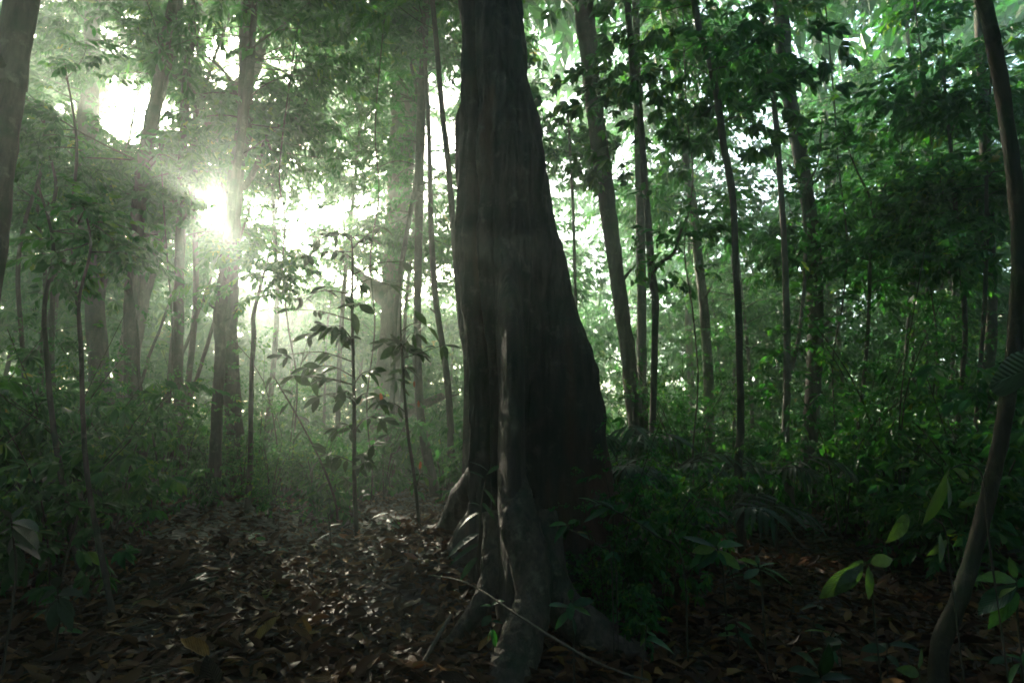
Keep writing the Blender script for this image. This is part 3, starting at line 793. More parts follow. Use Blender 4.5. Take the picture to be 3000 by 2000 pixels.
# ================================================================== THE GIANT BUTTRESSED TREE
def build_giant():
    Yc = 5.05
    org = np.array([0.1, Yc, gz(0.1, Yc)])
    root = empty('buttress_tree', org, 'giant dark buttressed tree with fluted trunk in the middle of the forest', 'tree')
    # outline: height, left edge, right edge (metres) read off at that distance
    rows = [(1357, 1525, 0), (1355, 1540, 130), (1354, 1556, 255), (1350, 1582, 382), (1347, 1607, 540), (1347, 1637, 700), (1352, 1660, 800), (1362, 1685, 905), (1375, 1724, 1010), (1384, 1745, 1090), (1389, 1760, 1190), (1392, 1772, 1280), (1392, 1785, 1390), (1390, 1800, 1500)]
    zs, xl, xr = [], [], []
    for l_, r_, py in rows:
        a, b = P(l_, py, Yc), P(r_, py, Yc)
        zs.append(a[2]); xl.append(a[0]); xr.append(b[0])
    zs += [-0.4]; xl += [xl[-1]]; xr += [xr[-1] + .1]
    zs = [26, 14] + zs; xl = [-1.75, -1.05] + xl; xr = [-1.3, -.45] + xr
    zz = np.array(zs)[::-1]; XL = np.array(xl)[::-1]; XR = np.array(xr)[::-1]
    Z = np.concatenate([np.linspace(-0.3, 6.2, 330), np.linspace(6.4, 26, 40)])
    L = np.interp(Z, zz, XL); Rr = np.interp(Z, zz, XR)
    ph = np.linspace(0, 2 * math.pi, 360, endpoint=False)
    # centre kept over the upper trunk; lobes carry the flare
    cx = np.interp(Z, [-.3, 2.0, 3.1, 5.84, 14, 26], [-.02, -.02, -.06, -.2, -.75, -1.52])
    rl, rr = cx - L, Rr - cx
    X, Yv = np.cos(ph)[None], np.sin(ph)[None]
    base = np.minimum(rl, rr)[:, None] * np.ones_like(ph)[None]
    low = np.clip((3.4 - Z) / 3.4, 0, 1)[:, None]
    def lobe(c, w): 
        d = (ph - c + math.pi) % (2 * math.pi) - math.pi
        return np.exp(-(d / w) ** 2)[None]
    r = base.copy()
    r = r + (rr[:, None] - base) * lobe(R(-8), .42)                     # right buttress
    r = r + (rl[:, None] - base) * lobe(R(180), .5)
    r = r + (0.62 * smooth(3.3, 2.2, Z) + 0.30 * np.clip((2.2 - Z) / 2.2, 0, 1))[:, None] * lobe(R(-88), .19)                       # front ridge
    r = r + 0.8 * np.clip((1.15 - Z) / 1.15, 0, 1)[:, None] ** 1.1 * lobe(R(146), .22)                       # rear left buttress
    r = r + 0.5 * low ** 1.7 * lobe(R(60), .35)
    r = r + 0.04 * np.clip((7 - Z) / 3, 0, 1)[:, None] * lobe(R(-156), .22)   # left slab
    r = r - 0.19 * np.clip((7.5 - Z) / 4, 0, 1)[:, None] * lobe(R(-131), .085) - 0.09 * np.clip((3.4 - Z) / 1.5, 0, 1)[:, None] * lobe(R(-110), .09)   # groove beside it
    r = r - 0.16 * low * lobe(R(-48), .3)
    r = r + 0.012 * np.sin(7 * ph[None] + Z[:, None] * 1.3) + 0.008 * np.sin(17 * ph[None] - Z[:, None] * 2.1)
    r = r + 1.7 * bark_relief(np.stack([cx[:, None] + r * X, r * Yv, Z[:, None] + 0 * r], 2))
    vx = cx[:, None] + r * X; vy = Yc + 0.05 + r * Yv * 0.95; vz = Z[:, None] + 0 * r
    v = np.stack([vx, vy, vz], 2).reshape(-1, 3) - org
    n = len(ph); i = np.arange(len(Z) - 1)[:, None] * n; k = np.arange(n)[None]; k2 = (k + 1) % n
    t = np.concatenate([np.stack([i + k, i + k2, i + n + k2], 2).reshape(-1, 3), np.stack([i + k, i + n + k2, i + n + k], 2).reshape(-1, 3)])
    obj('trunk', mesh_from('trunk', v, t, M_barkbig), root)
    # surface roots: (px, py, depth, width px); the last points sink into the ground
    roots = [
        [(1498, 1240, 4.70, 20), (1497, 1330, 4.45, 56), (1502, 1430, 4.25, 92), (1522, 1540, 4.07, 108), (1548, 1650, 4.0, 104), (1562, 1760, 3.94, 98), (1530, 1870, 3.85, 100), (1495, 1990, 3.72, 130), (1470, 2080, 3.6, 150)],
        [(1450, 1500, 4.5, 60), (1452, 1610, 4.40, 75), (1438, 1710, 4.28, 70), (1395, 1790, 4.2, 62), (1340, 1850, 4.15, 48), (1290, 1910, 4.05, 36), (1240, 1960, 3.98, 24)],
        [(1592, 1500, 4.3, 80), (1612, 1650, 4.2, 100), (1640, 1760, 4.12, 120), (1740, 1850, 4.1, 110), (1870, 1900, 4.05, 80), (1985, 1925, 4.1, 40)],
        [(1425, 1290, 5.3, 30), (1408, 1360, 5.4, 56), (1380, 1420, 5.6, 66), (1342, 1475, 5.9, 66), (1300, 1520, 6.25, 54), (1250, 1560, 6.6, 40)],
        [(1660, 1250, 5.2, 60), (1720, 1380, 5.15, 90), (1780, 1480, 5.1, 90), (1850, 1550, 5.15, 70), (1930, 1600, 5.2, 40)],
    ]
    for k, rt in enumerate(roots):
        pts = np.array([P(x, y, d) for x, y, d, w in rt]); rad = [w / 2 / F * d for x, y, d, w in rt]
        for i in range(len(pts)):                                      # keep them lying on, or rooted in, the ground
            g = gz(pts[i][0], pts[i][1])
            if i >= len(pts) - 2: pts[i][2] = min(pts[i][2], g + 0.01)
            elif pts[i][2] < g + .02: pts[i][2] = g + .02
        v, t = tube(pts - org, rad, 30, 16, 0.0, 70 + k)
        ctr = np.repeat(catmull(pts - org, 16), 30, 0); nv = v[:-1] - ctr
        nv /= np.linalg.norm(nv, axis=1, keepdims=True) + 1e-9
        v[:-1] += nv * (bark_relief(v[:-1] + org, 1.2)[:, None] * 1.3)
        obj('root', mesh_from('root', v, t, M_barkbig if k >= 3 else M_barkroot), root)
    bw = Bag(); tips = []
    q = np.stack([np.interp(np.linspace(13, 24, 12), Z, cx), np.full(12, Yc), np.linspace(13, 24, 12)], 1)
    a = np.arange(12) * 2.4
    tips = limb_set(bw, q - org, np.stack([np.cos(a), np.sin(a), np.full(12, .5)], 1), 6, .12)
    obj('branch', bw.mesh('branch', M_bark), root)
    cb = Bag(); crown_sprays(cb, tips, 'pinnate', 2, 26, 2.0, 1.3, origin=org)
    tag(obj('crown', cb.mesh('crown', M_leaf, False, True), root), kind='stuff')


build_giant()


rng = np.random.default_rng(104)
# ================================================================== UNDERSTORY: copied trees and shrubs
ORD = ['first', 'second', 'third', 'fourth', 'fifth', 'sixth', 'seventh', 'eighth', 'ninth', 'tenth', 'eleventh', 'twelfth', 'thirteenth', 'fourteenth', 'fifteenth', 'sixteenth', 'seventeenth', 'eighteenth', 'nineteenth', 'twentieth',
       'twenty-first', 'twenty-second', 'twenty-third', 'twenty-fourth', 'twenty-fifth', 'twenty-sixth', 'twenty-seventh', 'twenty-eighth', 'twenty-ninth', 'thirtieth'] + ['%d%s' % (k, {1: 'st', 2: 'nd', 3: 'rd'}.get(k % 10, 'th')) for k in range(31, 99)]


def proto_tree(h, first, nb, L, per, size, kind, lod, rad, lean=0.4, mat=M_bark, origin=None):
    pts = np.array([[0, 0, -.2], [lean * .2 * rng.normal(), lean * .2 * rng.normal(), h * .3], [lean * .5 * rng.normal(), lean * .5 * rng.normal(), h * .65], [lean * rng.normal(), lean * rng.normal(), h]])
    bw = Bag(); v, t = tube(pts, [rad * 1.2, rad, rad * .8, rad * .25], 8, 5, .06, int(rng.integers(1e6))); bw.add(v, t)
    path = catmull(pts, 8); cand = path[path[:, 2] > first]
    q = cand[rng.integers(0, len(cand), nb)]
    a = np.arange(nb) * 2.4 + rng.normal(size=nb) * .3
    tips = limb_set(bw, q, np.stack([np.cos(a), np.sin(a), rng.uniform(.05, .6, nb)], 1), L, max(.006, rad * .3))
    cb = Bag(); crown_sprays(cb, tips, kind, lod, per, size, L * .17, testair=origin is not None, origin=origin)
    return bw.mesh('trunk', mat), cb.mesh('crown', M_leaf, False, True)


def place(name, proto, x, y, s, rz, part_names, cat, group):
    root = empty(name, (x, y, gz(x, y)), None, cat, group, rz)
    root.scale = (s, s, s)
    for nm, me in zip(part_names, proto):
        o = obj(nm, me, root)
        if nm in ('crown', 'foliage'): tag(o, kind='stuff')
    return root


TP = [proto_tree(11, 3.5, 24, 2.2, 5, .55, 'pinnate', 2, .07), proto_tree(14, 5, 26, 2.6, 5, .62, 'fine', 2, .09),
      proto_tree(8, 2, 20, 1.7, 4, .5, 'long', 2, .05), proto_tree(9, 2.2, 22, 1.9, 4, .5, 'whorl', 2, .05), proto_tree(17, 6, 30, 3.0, 5, .7, 'pinnate', 2, .12, mat=M_barkpale)]


def belt_tree(x, y):
    return proto_tree(13.5, 5.4, 36, 2.4, 6, .44, 'pinnate', 2, .06, origin=np.array([x, y, gz(x, y)]))



def axis_clear(x, y, z0, z1, rad):
    p = np.stack([np.full(12, x), np.full(12, y), np.linspace(z0, z1, 12)], 1)
    for c, d, gr, y0, widen, strict in GAPS:
        q = p - c; s = q @ d
        dist = np.linalg.norm(q - s[:, None] * d, axis=1)
        lim = gr * np.clip(s / 45, .1, 2) + rad * .5 if widen else gr + rad * .3 + (strict if rad < 1 else strict * 2)
        if ((dist < lim) & (p[:, 1] > y0)).any(): return False
    return True


rng = np.random.default_rng(109)
def strew_trees():
    made = []
    tries = 0
    while len(made) < 48 and tries < 6000:
        tries += 1
        y = rng.uniform(14, 31)
        x = rng.uniform(-1, 1) * (0.95 * y + 1)
        k = int(rng.integers(0, 5))
        if y < 17 and k == 4: continue
        px = 1500 + F * x / y
        if not axis_clear(x, y, 2, (11, 14, 8, 9, 17)[k], 1.5): continue
        if 1370 < px < 1720 and y < 18: continue
        if any((x - a) ** 2 + (y - b) ** 2 < 1.3 ** 2 for a, b, *_ in made): continue
        made.append((x, y, k, px))
    for x in np.linspace(-14.2, -1.0, 12):                             # taller crowns added towards the sun to shade the near air
        x = x + rng.uniform(-.4, .4); y = rng.uniform(12.2, 17.5); px = 1500 + F * x / y
        q = np.array([x, y]); d_ = q - SUN[:2] * (q @ SUN[:2]) / (SUN[:2] @ SUN[:2])
        if np.linalg.norm(d_) < .5: x -= .7
        q = np.array([x, y]) - P(1485, 1080, 4.2)[:2]; d_ = q - SUN[:2] * (q @ SUN[:2]) / (SUN[:2] @ SUN[:2])
        if np.linalg.norm(d_) < .45: x += .8
        made.append((x, y, 5, 1500 + F * x / y))
    zones = [('left of the sunlit trunk', lambda p: p < 640), ('between the sunlit trunk and the giant tree', lambda p: 640 <= p < 1450),
             ('between the giant tree and the stout tufted trunk', lambda p: 1450 <= p < 2390), ('right of the stout tufted trunk', lambda p: p >= 2390)]
    for zn, f in zones:
        mem = sorted([m for m in made if f(m[3])], key=lambda m: m[3])
        for i, (x, y, k, px) in enumerate(mem):
            pr = TP[k] if k < 5 else belt_tree(x, y)
            r = place('understory_tree', pr, x, y, rng.uniform(.85, 1.2) if k < 5 else 1.0, rng.uniform(0, 6.28) if k < 5 else 0.0, ('trunk', 'crown'), 'tree', 'leafy understory trees in the misty backdrop')
            r['label'] = 'leafy backdrop tree, %s from left, %s' % (ORD[i], zn)


rng = np.random.default_rng(106)
strew_trees()


for i, (px, y, k) in enumerate([(850, 24, 0), (960, 21, 3), (1050, 27, 1), (1110, 22, 0), (1215, 25, 3)]):
    x = (px - 1500) / F * y
    r = place('understory_tree', TP[k], x, y, .95, i * 1.3, ('trunk', 'crown'), 'tree', 'leafy understory trees in the misty backdrop')
    r['label'] = 'pale leafy tree deep in the bright mist, %s from left behind the saplings' % ORD[i]


def proto_shrub(h, nst, nleafsp, size, kind, lod):
    bw, cb = Bag(), Bag(); tips = []
    for k in range(nst):
        a = rng.uniform(0, 6.28); out = rng.uniform(.15, .5) * h
        pts = np.array([[0, 0, -.05], [math.cos(a) * out * .3, math.sin(a) * out * .3, h * .5], [math.cos(a) * out, math.sin(a) * out, h * rng.uniform(.75, 1.05)]])
        v, t = tube(pts, [.011, .004], 5, 4, .05, int(rng.integers(1e6))); bw.add(v, t)
        path = catmull(pts, 6)
        for p in path[3:]:
            b = rng.uniform(0, 6.28)
            tips.append((p, np.array([math.cos(b), math.sin(b), .1])))
    crown_sprays(cb, tips, kind, lod, nleafsp, size, .10 * h, testair=False)
    return bw.mesh('stem', M_twig), cb.mesh('foliage', M_leaf, False, True)


SP = [proto_shrub(1.3, 5, 1, .40, 'pinnate', 1), proto_shrub(1.7, 4, 1, .44, 'long', 1), proto_shrub(0.8, 5, 1, .30, 'pinnate', 1),
      proto_shrub(2.2, 4, 2, .42, 'whorl', 1), proto_shrub(1.1, 6, 1, .32, 'fine', 1), proto_shrub(0.5, 4, 1, .26, 'long', 1)]


def strew_shrubs():
    made = []; tries = 0
    while len(made) < 300 and tries < 9000:
        tries += 1
        y = rng.uniform(5.2, 24) if rng.random() < .8 else rng.uniform(4.5, 9)
        x = rng.uniform(-1, 1) * (0.95 * y + .5); px = 1500 + F * x / y
        k = int(rng.integers(0, 6))
        if px < 1400 and y < 7.2 and not (px < 250): continue        # the open leaf litter
        if 300 < px < 1400 and y < 8.0: continue
        if 300 < px < 1350 and y < 11 and k not in (2, 5, 4): continue
        if 780 < px < 1330 and k in (1, 3) and y < 13: continue
        if (x - .1) ** 2 + (y - 5.05) ** 2 < 1.5 ** 2: continue
        if px > 1500 and y < 6.0 and k not in (5, 2): continue
        if px > 1500 and y < 5.6: continue
        if not axis_clear(x, y, .2, 1.4, .25): continue
        if any((x - a) ** 2 + (y - b) ** 2 < .5 ** 2 for a, b, *_ in made): continue
        made.append((x, y, k, px))
    zones = [('dark left thicket', lambda p, y: p < 420), ('undergrowth around the sunlit and crooked trunks', lambda p, y: 420 <= p < 800), ('bright misty clearing left of the giant tree', lambda p, y: 800 <= p < 1500),
             ('front undergrowth right of the giant tree', lambda p, y: 1500 <= p < 2300 and y < 11), ('rear undergrowth right of the giant tree', lambda p, y: 1500 <= p < 2300 and y >= 11),
             ('front of the far right thicket', lambda p, y: p >= 2300 and y < 11), ('rear of the far right thicket', lambda p, y: p >= 2300 and y >= 11)]
    for zn, f in zones:
        mem = sorted([m for m in made if f(m[3], m[1])], key=lambda m: m[3])
        for i, (x, y, k, px) in enumerate(mem):
            r = place('shrub', SP[k], x, y, rng.uniform(.8, 1.35), rng.uniform(0, 6.28), ('stem', 'foliage'), 'shrub', 'leafy shrubs of the forest undergrowth')
            r['label'] = 'green shrub, %s from left in the %s' % (ORD[i], zn)


rng = np.random.default_rng(107)
strew_shrubs()
SQ = [proto_shrub(3.0, 3, 2, .30, 'fine', 1), proto_shrub(2.5, 3, 2, .30, 'pinnate', 1), proto_shrub(3.6, 2, 3, .28, 'fine', 1)]
mk = []
for zn, p0, p1, y0, y1, cnt in [('dark thicket left of the crossed trunks', 0, 400, 6.2, 11, 13), ('gap between the crossed trunks and the crooked trunk', 420, 640, 9.5, 13, 6), ('bright mist left of the giant tree', 740, 1320, 10, 16, 9), ('space between the giant tree and the bowed stem', 1760, 2140, 7.5, 12, 8), ('space right of the stout tufted trunk', 2400, 2980, 7, 12, 10)]:
    mem = []
    for _ in range(400):
        if len(mem) >= cnt: break
        px = rng.uniform(p0, p1); y = rng.uniform(y0, y1); x = (px - 1500) / F * y
        if any((x - a) ** 2 + (y - b) ** 2 < .7 ** 2 for a, b in mk): continue
        if not axis_clear(x, y, .2, 3, .3): continue
        mk.append((x, y)); mem.append((px, x, y))
    for i, (px, x, y) in enumerate(sorted(mem)):
        place('leafy_sapling', SQ[int(rng.integers(0, 3))], x, y, rng.uniform(.75, 1.15), rng.uniform(0, 6), ('stem', 'foliage'), 'sapling', 'fine-leaved saplings of the undergrowth')['label'] = 'fine-leaved sapling, %s from left in the %s' % (ORD[i], zn)
for x, y, k, sc_, lab in [(.82, 4.62, 6, .52, 'sparse tall bush reaching up the face of the right buttress'), (1.15, 4.75, 7, .6, 'sparse dark bush before the lower edge of the right buttress'), (.66, 4.35, 4, .5, 'dark bush crowding the right buttress of the giant tree'), (.95, 4.75, 0, .6, 'leafy bush hiding the end of the right buttress'), (1.35, 5.1, 3, .5, 'tall dark whorled bush beside the right buttress'), (.86, 4.15, 2, .5, 'low leafy bush in front of the right buttress')]:
    place('shrub', (SP + SQ)[k], x, y, sc_, rng.uniform(0, 6), ('stem', 'foliage'), 'shrub', 'leafy shrubs of the forest undergrowth')['label'] = lab


rng = np.random.default_rng(105)
# ================================================================== PLANTS WITH SINGLE LEAVES
def leaf_meshes(tag_, mat, specs):
    out_ = []
    for k, (w, f, d, pk) in enumerate(specs):
        v, t, uv = leaf_template(0, w=w, fold=f, droop=d, wave=0.006, peak=pk, seed=90 + k)
        out_.append(mesh_from('leaf', v, t, mat, True, None, uv))
    return out_


SHAPES = [(.40, .10, .18, .45), (.34, .14, .28, .42), (.44, .06, .10, .5), (.37, .12, .38, .45)]
NARROW = [(.22, .14, .25, .42), (.26, .10, .35, .45), (.20, .18, .15, .4)]
LM_green = leaf_meshes('g', M_leaf1, SHAPES)
LM_dark = leaf_meshes('d', M_leafdark, SHAPES)
LM_sap = leaf_meshes('s', M_leafsap, SHAPES)
LM_young = leaf_meshes('y', M_leafyellow, [(.36, .08, .2, .42), (.30, .12, .3, .45), (.33, .06, .12, .5)])
LM_narrow = leaf_meshes('n', M_leafdark, NARROW)
LM_orange = leaf_meshes('o', M_leaforange, [(.32, .3, .3, .45), (.38, .2, -.2, .5)])


def add_leaf(parent, org, meshes, base, tip, up=None, name='leaf', wide=1.0):
    base = np.asarray(base, float); tip = np.asarray(tip, float)
    d = tip - base; L = np.linalg.norm(d)
    if up is None: up = np.array([.25 * rng.normal(), -.35 + .3 * rng.normal(), 1.0])
    rot = frames(d[None], np.asarray(up, float)[None])[0]
    mw = Matrix(rot.tolist()).to_4x4() @ Matrix.Diagonal((L * wide, L, L, 1))
    mw.translation = Vector(base - org)
    o = bpy.data.objects.new(name, meshes[int(rng.integers(0, len(meshes)))])
    link(o, parent); o.matrix_local = mw
    return o


def traced_plant(name, label, cat, Y, stem, leaves, meshes, stem_w=7, group=None, down=True, smat=M_twig, twig=True, upv=None):
    """stem: photo points from the top to the foot; leaves: (base x, base y, tip x, tip y[, depth shift of tip])"""
    pts = [P(x, y, Y) for x, y in stem]
    if down:
        g = gz(pts[-1][0], pts[-1][1])
        if pts[-1][2] > g: pts.append(np.array([pts[-1][0], pts[-1][1], g - .03]))
    org = pts[-1].copy() if down else pts[0].copy()
    root = empty(name, org, label, cat, group)
    r0 = stem_w / 2 / F * Y
    v, t = tube(np.array(pts) - org, [r0 * .6, r0, r0 * 1.1], 6, 5, .05, int(rng.integers(1e6)))
    obj('stem', mesh_from('stem', v, t, smat), root)
    path = catmull(pts, 6)
    for lf in leaves:
        bx, by, tx, ty = lf[:4]; dy = lf[4] if len(lf) > 4 else rng.uniform(-.12, .06)
        b = P(bx, by, Y); e = P(tx, ty, Y + dy)
        near = path[np.argmin(np.linalg.norm(path - b, axis=1))]
        if twig and np.linalg.norm(near - b) > .02:
            v, t = tube(np.array([near, (near + b) / 2 + [0, 0, .01], b]) - org, [r0 * .5, r0 * .3], 5, 3, .03, 1)
            obj('twig', mesh_from('twig', v, t, smat), root)
        add_leaf(root, org, meshes, b, e, upv)
    return root


def cluster_sapling(name, label, Y, stem, clusters, meshes, stem_w):
    pts = [P(x, y, Y) for x, y in stem]
    g = gz(pts[-1][0], pts[-1][1]); pts[-1][2] = g - .03
    org = pts[-1].copy()
    root = empty(name, org, label, 'sapling')
    r0 = stem_w / 2 / F * Y
    v, t = tube(np.array(pts) - org, [r0 * .45, r0 * .8, r0, r0 * 1.15], 8, 6, .06, 5)
    obj('stem', mesh_from('stem', v, t, M_twig), root)
    path = catmull(pts, 8)
    for (cx, cy, n, lpx) in clusters:
        c = P(cx, cy, Y + rng.uniform(-.5, .5))
        q = path[np.argmin(np.linalg.norm(path - c - np.array([0, 0, -.12]), axis=1))]
        mid = (q + c) / 2 + np.array([0, rng.normal() * .05, .06 + rng.normal() * .04])
        br = np.array([q, mid, c])
        v, t = tube(br - org, [r0 * .4, r0 * .18], 5, 5, .06, int(rng.integers(1e6)))
        b = obj('branch', mesh_from('branch', v, t, M_twig), root)
        bp = catmull(br, 8)
        ax = (c - mid) / (np.linalg.norm(c - mid) + 1e-6)
        n = int(n * 2.2 + .3); lpx = lpx * .95
        for i in range(n):
            L = lpx / F * Y * rng.uniform(.6, 1.2)
            p0 = bp[int(rng.integers(len(bp) // 4, len(bp)))] if i > n * .3 else bp[-1]
            d = ax * rng.uniform(.2, 1.0) + rng.normal(size=3) * np.array([1.0, .8, .6]) + np.array([0, 0, -.5])
            d /= np.linalg.norm(d)
            qm = p0 + d * L * .5 - P(1485, 1080, 4.3)
            if np.linalg.norm(qm - SUN * (qm @ SUN)) < .24: continue
            add_leaf(root, org, meshes, p0 + d * .012, p0 + d * (L + .012), np.array([rng.normal() * .6, -.6 + rng.normal() * .5, .8]))
    return root, org


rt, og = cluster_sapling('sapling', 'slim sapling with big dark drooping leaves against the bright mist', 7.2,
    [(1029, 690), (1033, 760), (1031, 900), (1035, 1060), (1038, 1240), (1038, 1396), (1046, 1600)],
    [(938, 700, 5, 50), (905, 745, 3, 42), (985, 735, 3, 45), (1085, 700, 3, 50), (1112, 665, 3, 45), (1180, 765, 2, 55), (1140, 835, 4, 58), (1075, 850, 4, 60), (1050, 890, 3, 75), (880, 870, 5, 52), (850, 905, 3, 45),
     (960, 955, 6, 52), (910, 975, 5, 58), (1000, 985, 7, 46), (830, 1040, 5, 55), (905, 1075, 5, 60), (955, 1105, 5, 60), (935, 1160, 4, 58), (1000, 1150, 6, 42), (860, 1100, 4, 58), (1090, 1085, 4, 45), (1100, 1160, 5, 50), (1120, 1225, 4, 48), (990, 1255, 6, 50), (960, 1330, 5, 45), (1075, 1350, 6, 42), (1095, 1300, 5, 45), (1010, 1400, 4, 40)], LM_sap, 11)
rt, og = cluster_sapling('sapling', 'thinner sapling with a rosette of broad hanging leaves just left of the giant tree', 6.6,
    [(1176, 895), (1174, 950), (1176, 1010), (1183, 1124), (1190, 1210), (1196, 1280), (1214, 1396), (1232, 1540)],
    [(1165, 1010, 8, 60), (1215, 975, 5, 55), (1250, 955, 3, 62), (1300, 1010, 4, 45), (1195, 1025, 4, 70), (1120, 1000, 4, 50), (1190, 1075, 4, 55), (1160, 1110, 3, 50), (1110, 1175, 4, 42), (1240, 1390, 4, 36)], LM_sap, 9)
for (a, b_, c, d_) in [(1114, 1150, 1120, 1180), (1213, 1115, 1214, 1135), (1226, 1172, 1226, 1194), (1232, 1350, 1230, 1376)]:
    add_leaf(rt, og, LM_orange, P(a, b_, 6.6), P(c, d_, 6.6), [.3, -1, .1])

traced_plant('seedling', 'low leaning seedling with wet glossy leaves on the giant tree\'s right root', 'seedling', 3.9, [(1715, 1452), (1790, 1490), (1850, 1520), (1925, 1570), (2000, 1640)],
    [(1765, 1478, 1697, 1446), (1790, 1485, 1705, 1522), (1800, 1492, 1762, 1452), (1810, 1495, 1768, 1532), (1830, 1508, 1862, 1528), (1835, 1510, 1850, 1480), (1862, 1527, 1938, 1560), (1880, 1535, 1942, 1592), (1880, 1540, 1905, 1520), (1780, 1482, 1745, 1462)], LM_green, 5)
traced_plant('seedling', 'sprig of four small leaves before the dark hollow of the giant tree', 'seedling', 3.8, [(1658, 1530), (1668, 1550), (1690, 1560), (1760, 1600), (1790, 1640)],
    [(1660, 1535, 1615, 1527), (1662, 1538, 1616, 1575), (1664, 1535, 1690, 1518), (1690, 1560, 1730, 1555), (1695, 1562, 1728, 1572)], LM_green, 4)
traced_plant('seedling', 'bushy seedling with long pointed leaves right of the leaning glossy seedling', 'seedling', 4.2, [(2090, 1570), (2100, 1600), (2110, 1640), (2120, 1690)],
    [(2095, 1600, 2000, 1563), (2095, 1605, 2030, 1612), (2098, 1600, 2085, 1560), (2100, 1600, 2182, 1578), (2100, 1610, 2172, 1665), (2098, 1612, 2045, 1660), (2100, 1615, 2130, 1650), (2098, 1605, 2010, 1640)], LM_green, 5)
traced_plant('seedling', 'low seedling with spreading ribbed leaves beside the small sun patch', 'seedling', 4.0, [(2220, 1650), (2228, 1680), (2232, 1730)],
    [(2222, 1655, 2170, 1625), (2222, 1655, 2215, 1620), (2224, 1660, 2330, 1690), (2224, 1660, 2275, 1640), (2224, 1664, 2180, 1690), (2226, 1668, 2300, 1700)], LM_green, 5)
traced_plant('seedling', 'tiny three-leaved seedling in the dark right of the giant tree\'s foot', 'seedling', 3.8, [(1795, 1610), (1800, 1640), (1805, 1680)],
    [(1796, 1615, 1770, 1640), (1796, 1613, 1822, 1645), (1796, 1612, 1790, 1590)], LM_green, 3)
traced_plant('hanging_plant', 'big yellow-green drooping leaves lit from behind near the brown leaning trunk', 'plant', 3.0, [(2785, 1372), (2830, 1360), (2880, 1400), (2900, 1600)],
    [(2782, 1374, 2724, 1548, -.05), (2776, 1400, 2792, 1488), (2840, 1400, 2800, 1370)], LM_young, 5, upv=[.8, -1, .2])
traced_plant('seedling', 'slender plant with one narrow yellow-green leaf and dark leaves by the brown trunk', 'seedling', 3.1, [(2690, 1490), (2740, 1520), (2770, 1560), (2790, 1720)],
    [(2660, 1505, 2618, 1590), (2692, 1492, 2700, 1530), (2755, 1560, 2765, 1650), (2775, 1580, 2735, 1630), (2785, 1590, 2800, 1612)], LM_young, 4, upv=[.6, -1, .3])
traced_plant('seedling', 'seedling with limp yellow-green hanging leaves before the orange sun patch', 'seedling', 3.5, [(2530, 1640), (2540, 1680), (2555, 1720), (2560, 1790)],
    [(2515, 1655, 2405, 1755), (2525, 1650, 2452, 1745), (2545, 1655, 2553, 1758, -.05), (2540, 1645, 2480, 1665), (2550, 1650, 2630, 1630), (2520, 1660, 2470, 1710)], LM_young, 4, upv=[.3, -1, .5])
traced_plant('seedling', 'seedling with two upright lit leaves against the front root of the giant tree', 'seedling', 3.45, [(1672, 1715), (1672, 1760), (1676, 1800), (1680, 1850)],
    [(1672, 1758, 1673, 1708, -.05), (1672, 1762, 1670, 1812, -.1), (1674, 1770, 1740, 1755), (1674, 1775, 1735, 1795), (1672, 1775, 1610, 1765), (1674, 1790, 1620, 1830), (1676, 1800, 1690, 1860)], LM_green, 5)
traced_plant('seedling', 'little seedling with a leaf whorl on a bare stem, bottom centre right', 'seedling', 3.3, [(1895, 1815), (1892, 1860), (1885, 1930), (1880, 1990)],
    [(1895, 1828, 1870, 1820), (1895, 1828, 1918, 1822), (1895, 1826, 1898, 1806), (1895, 1830, 1902, 1848), (1893, 1850, 1925, 1860), (1892, 1870, 1985, 1885), (1892, 1868, 1870, 1890)], LM_green, 4)
traced_plant('seedling', 'dark ribbed-leaf plant at the bottom edge right of the giant root', 'seedling', 3.1, [(2400, 1960), (2405, 1990), (2410, 2040)],
    [(2402, 1975, 2375, 1895), (2402, 1980, 2315, 1945), (2404, 1980, 2440, 1900), (2404, 1985, 2330, 2000), (2406, 1990, 2490, 1960)], LM_dark, 6)
traced_plant('seedling', 'broad-leaved green plant at the right edge beyond the brown trunk', 'seedling', 3.4, [(2975, 1690), (2980, 1740), (2985, 1850)],
    [(2975, 1700, 2885, 1670), (2978, 1710, 2860, 1790), (2978, 1715, 2920, 1740), (2980, 1720, 3020, 1680), (2980, 1730, 2900, 1830), (2982, 1740, 3030, 1790), (2975, 1695, 2960, 1630)], LM_green, 6)
traced_plant('seedling', 'plant with dark pointed leaves in the bottom right corner', 'seedling', 2.9, [(2990, 1920), (2995, 1960), (3000, 2040)],
    [(2992, 1930, 2945, 1905), (2992, 1940, 2935, 1985), (2994, 1950, 3030, 1900), (2994, 1955, 3010, 2010)], LM_green, 6)
traced_plant('seedling', 'single pale upright leaf sprouting left of the brown trunk\'s foot', 'seedling', 2.95, [(2690, 1950), (2695, 1990), (2700, 2040)],
    [(2690, 1962, 2708, 1898, 0.0), (2692, 1970, 2640, 1960)], LM_young, 4, upv=[.6, -1, .2])
traced_plant('seedling', 'small blue-green seedling in the litter left of the brown trunk', 'seedling', 3.2, [(2460, 1862), (2462, 1890), (2465, 1930)],
    [(2460, 1870, 2425, 1880), (2460, 1870, 2490, 1880), (2460, 1868, 2455, 1845), (2461, 1880, 2440, 1905)], LM_dark, 3)
traced_plant('seedling', 'small seedling sprouting left of the giant tree\'s front root', 'seedling', 3.75, [(1440, 1760), (1438, 1800), (1442, 1850), (1445, 1900)],
    [(1440, 1775, 1405, 1765), (1440, 1772, 1470, 1750), (1439, 1800, 1412, 1830), (1441, 1840, 1455, 1895), (1440, 1820, 1475, 1815), (1440, 1845, 1420, 1872)], LM_green, 4)
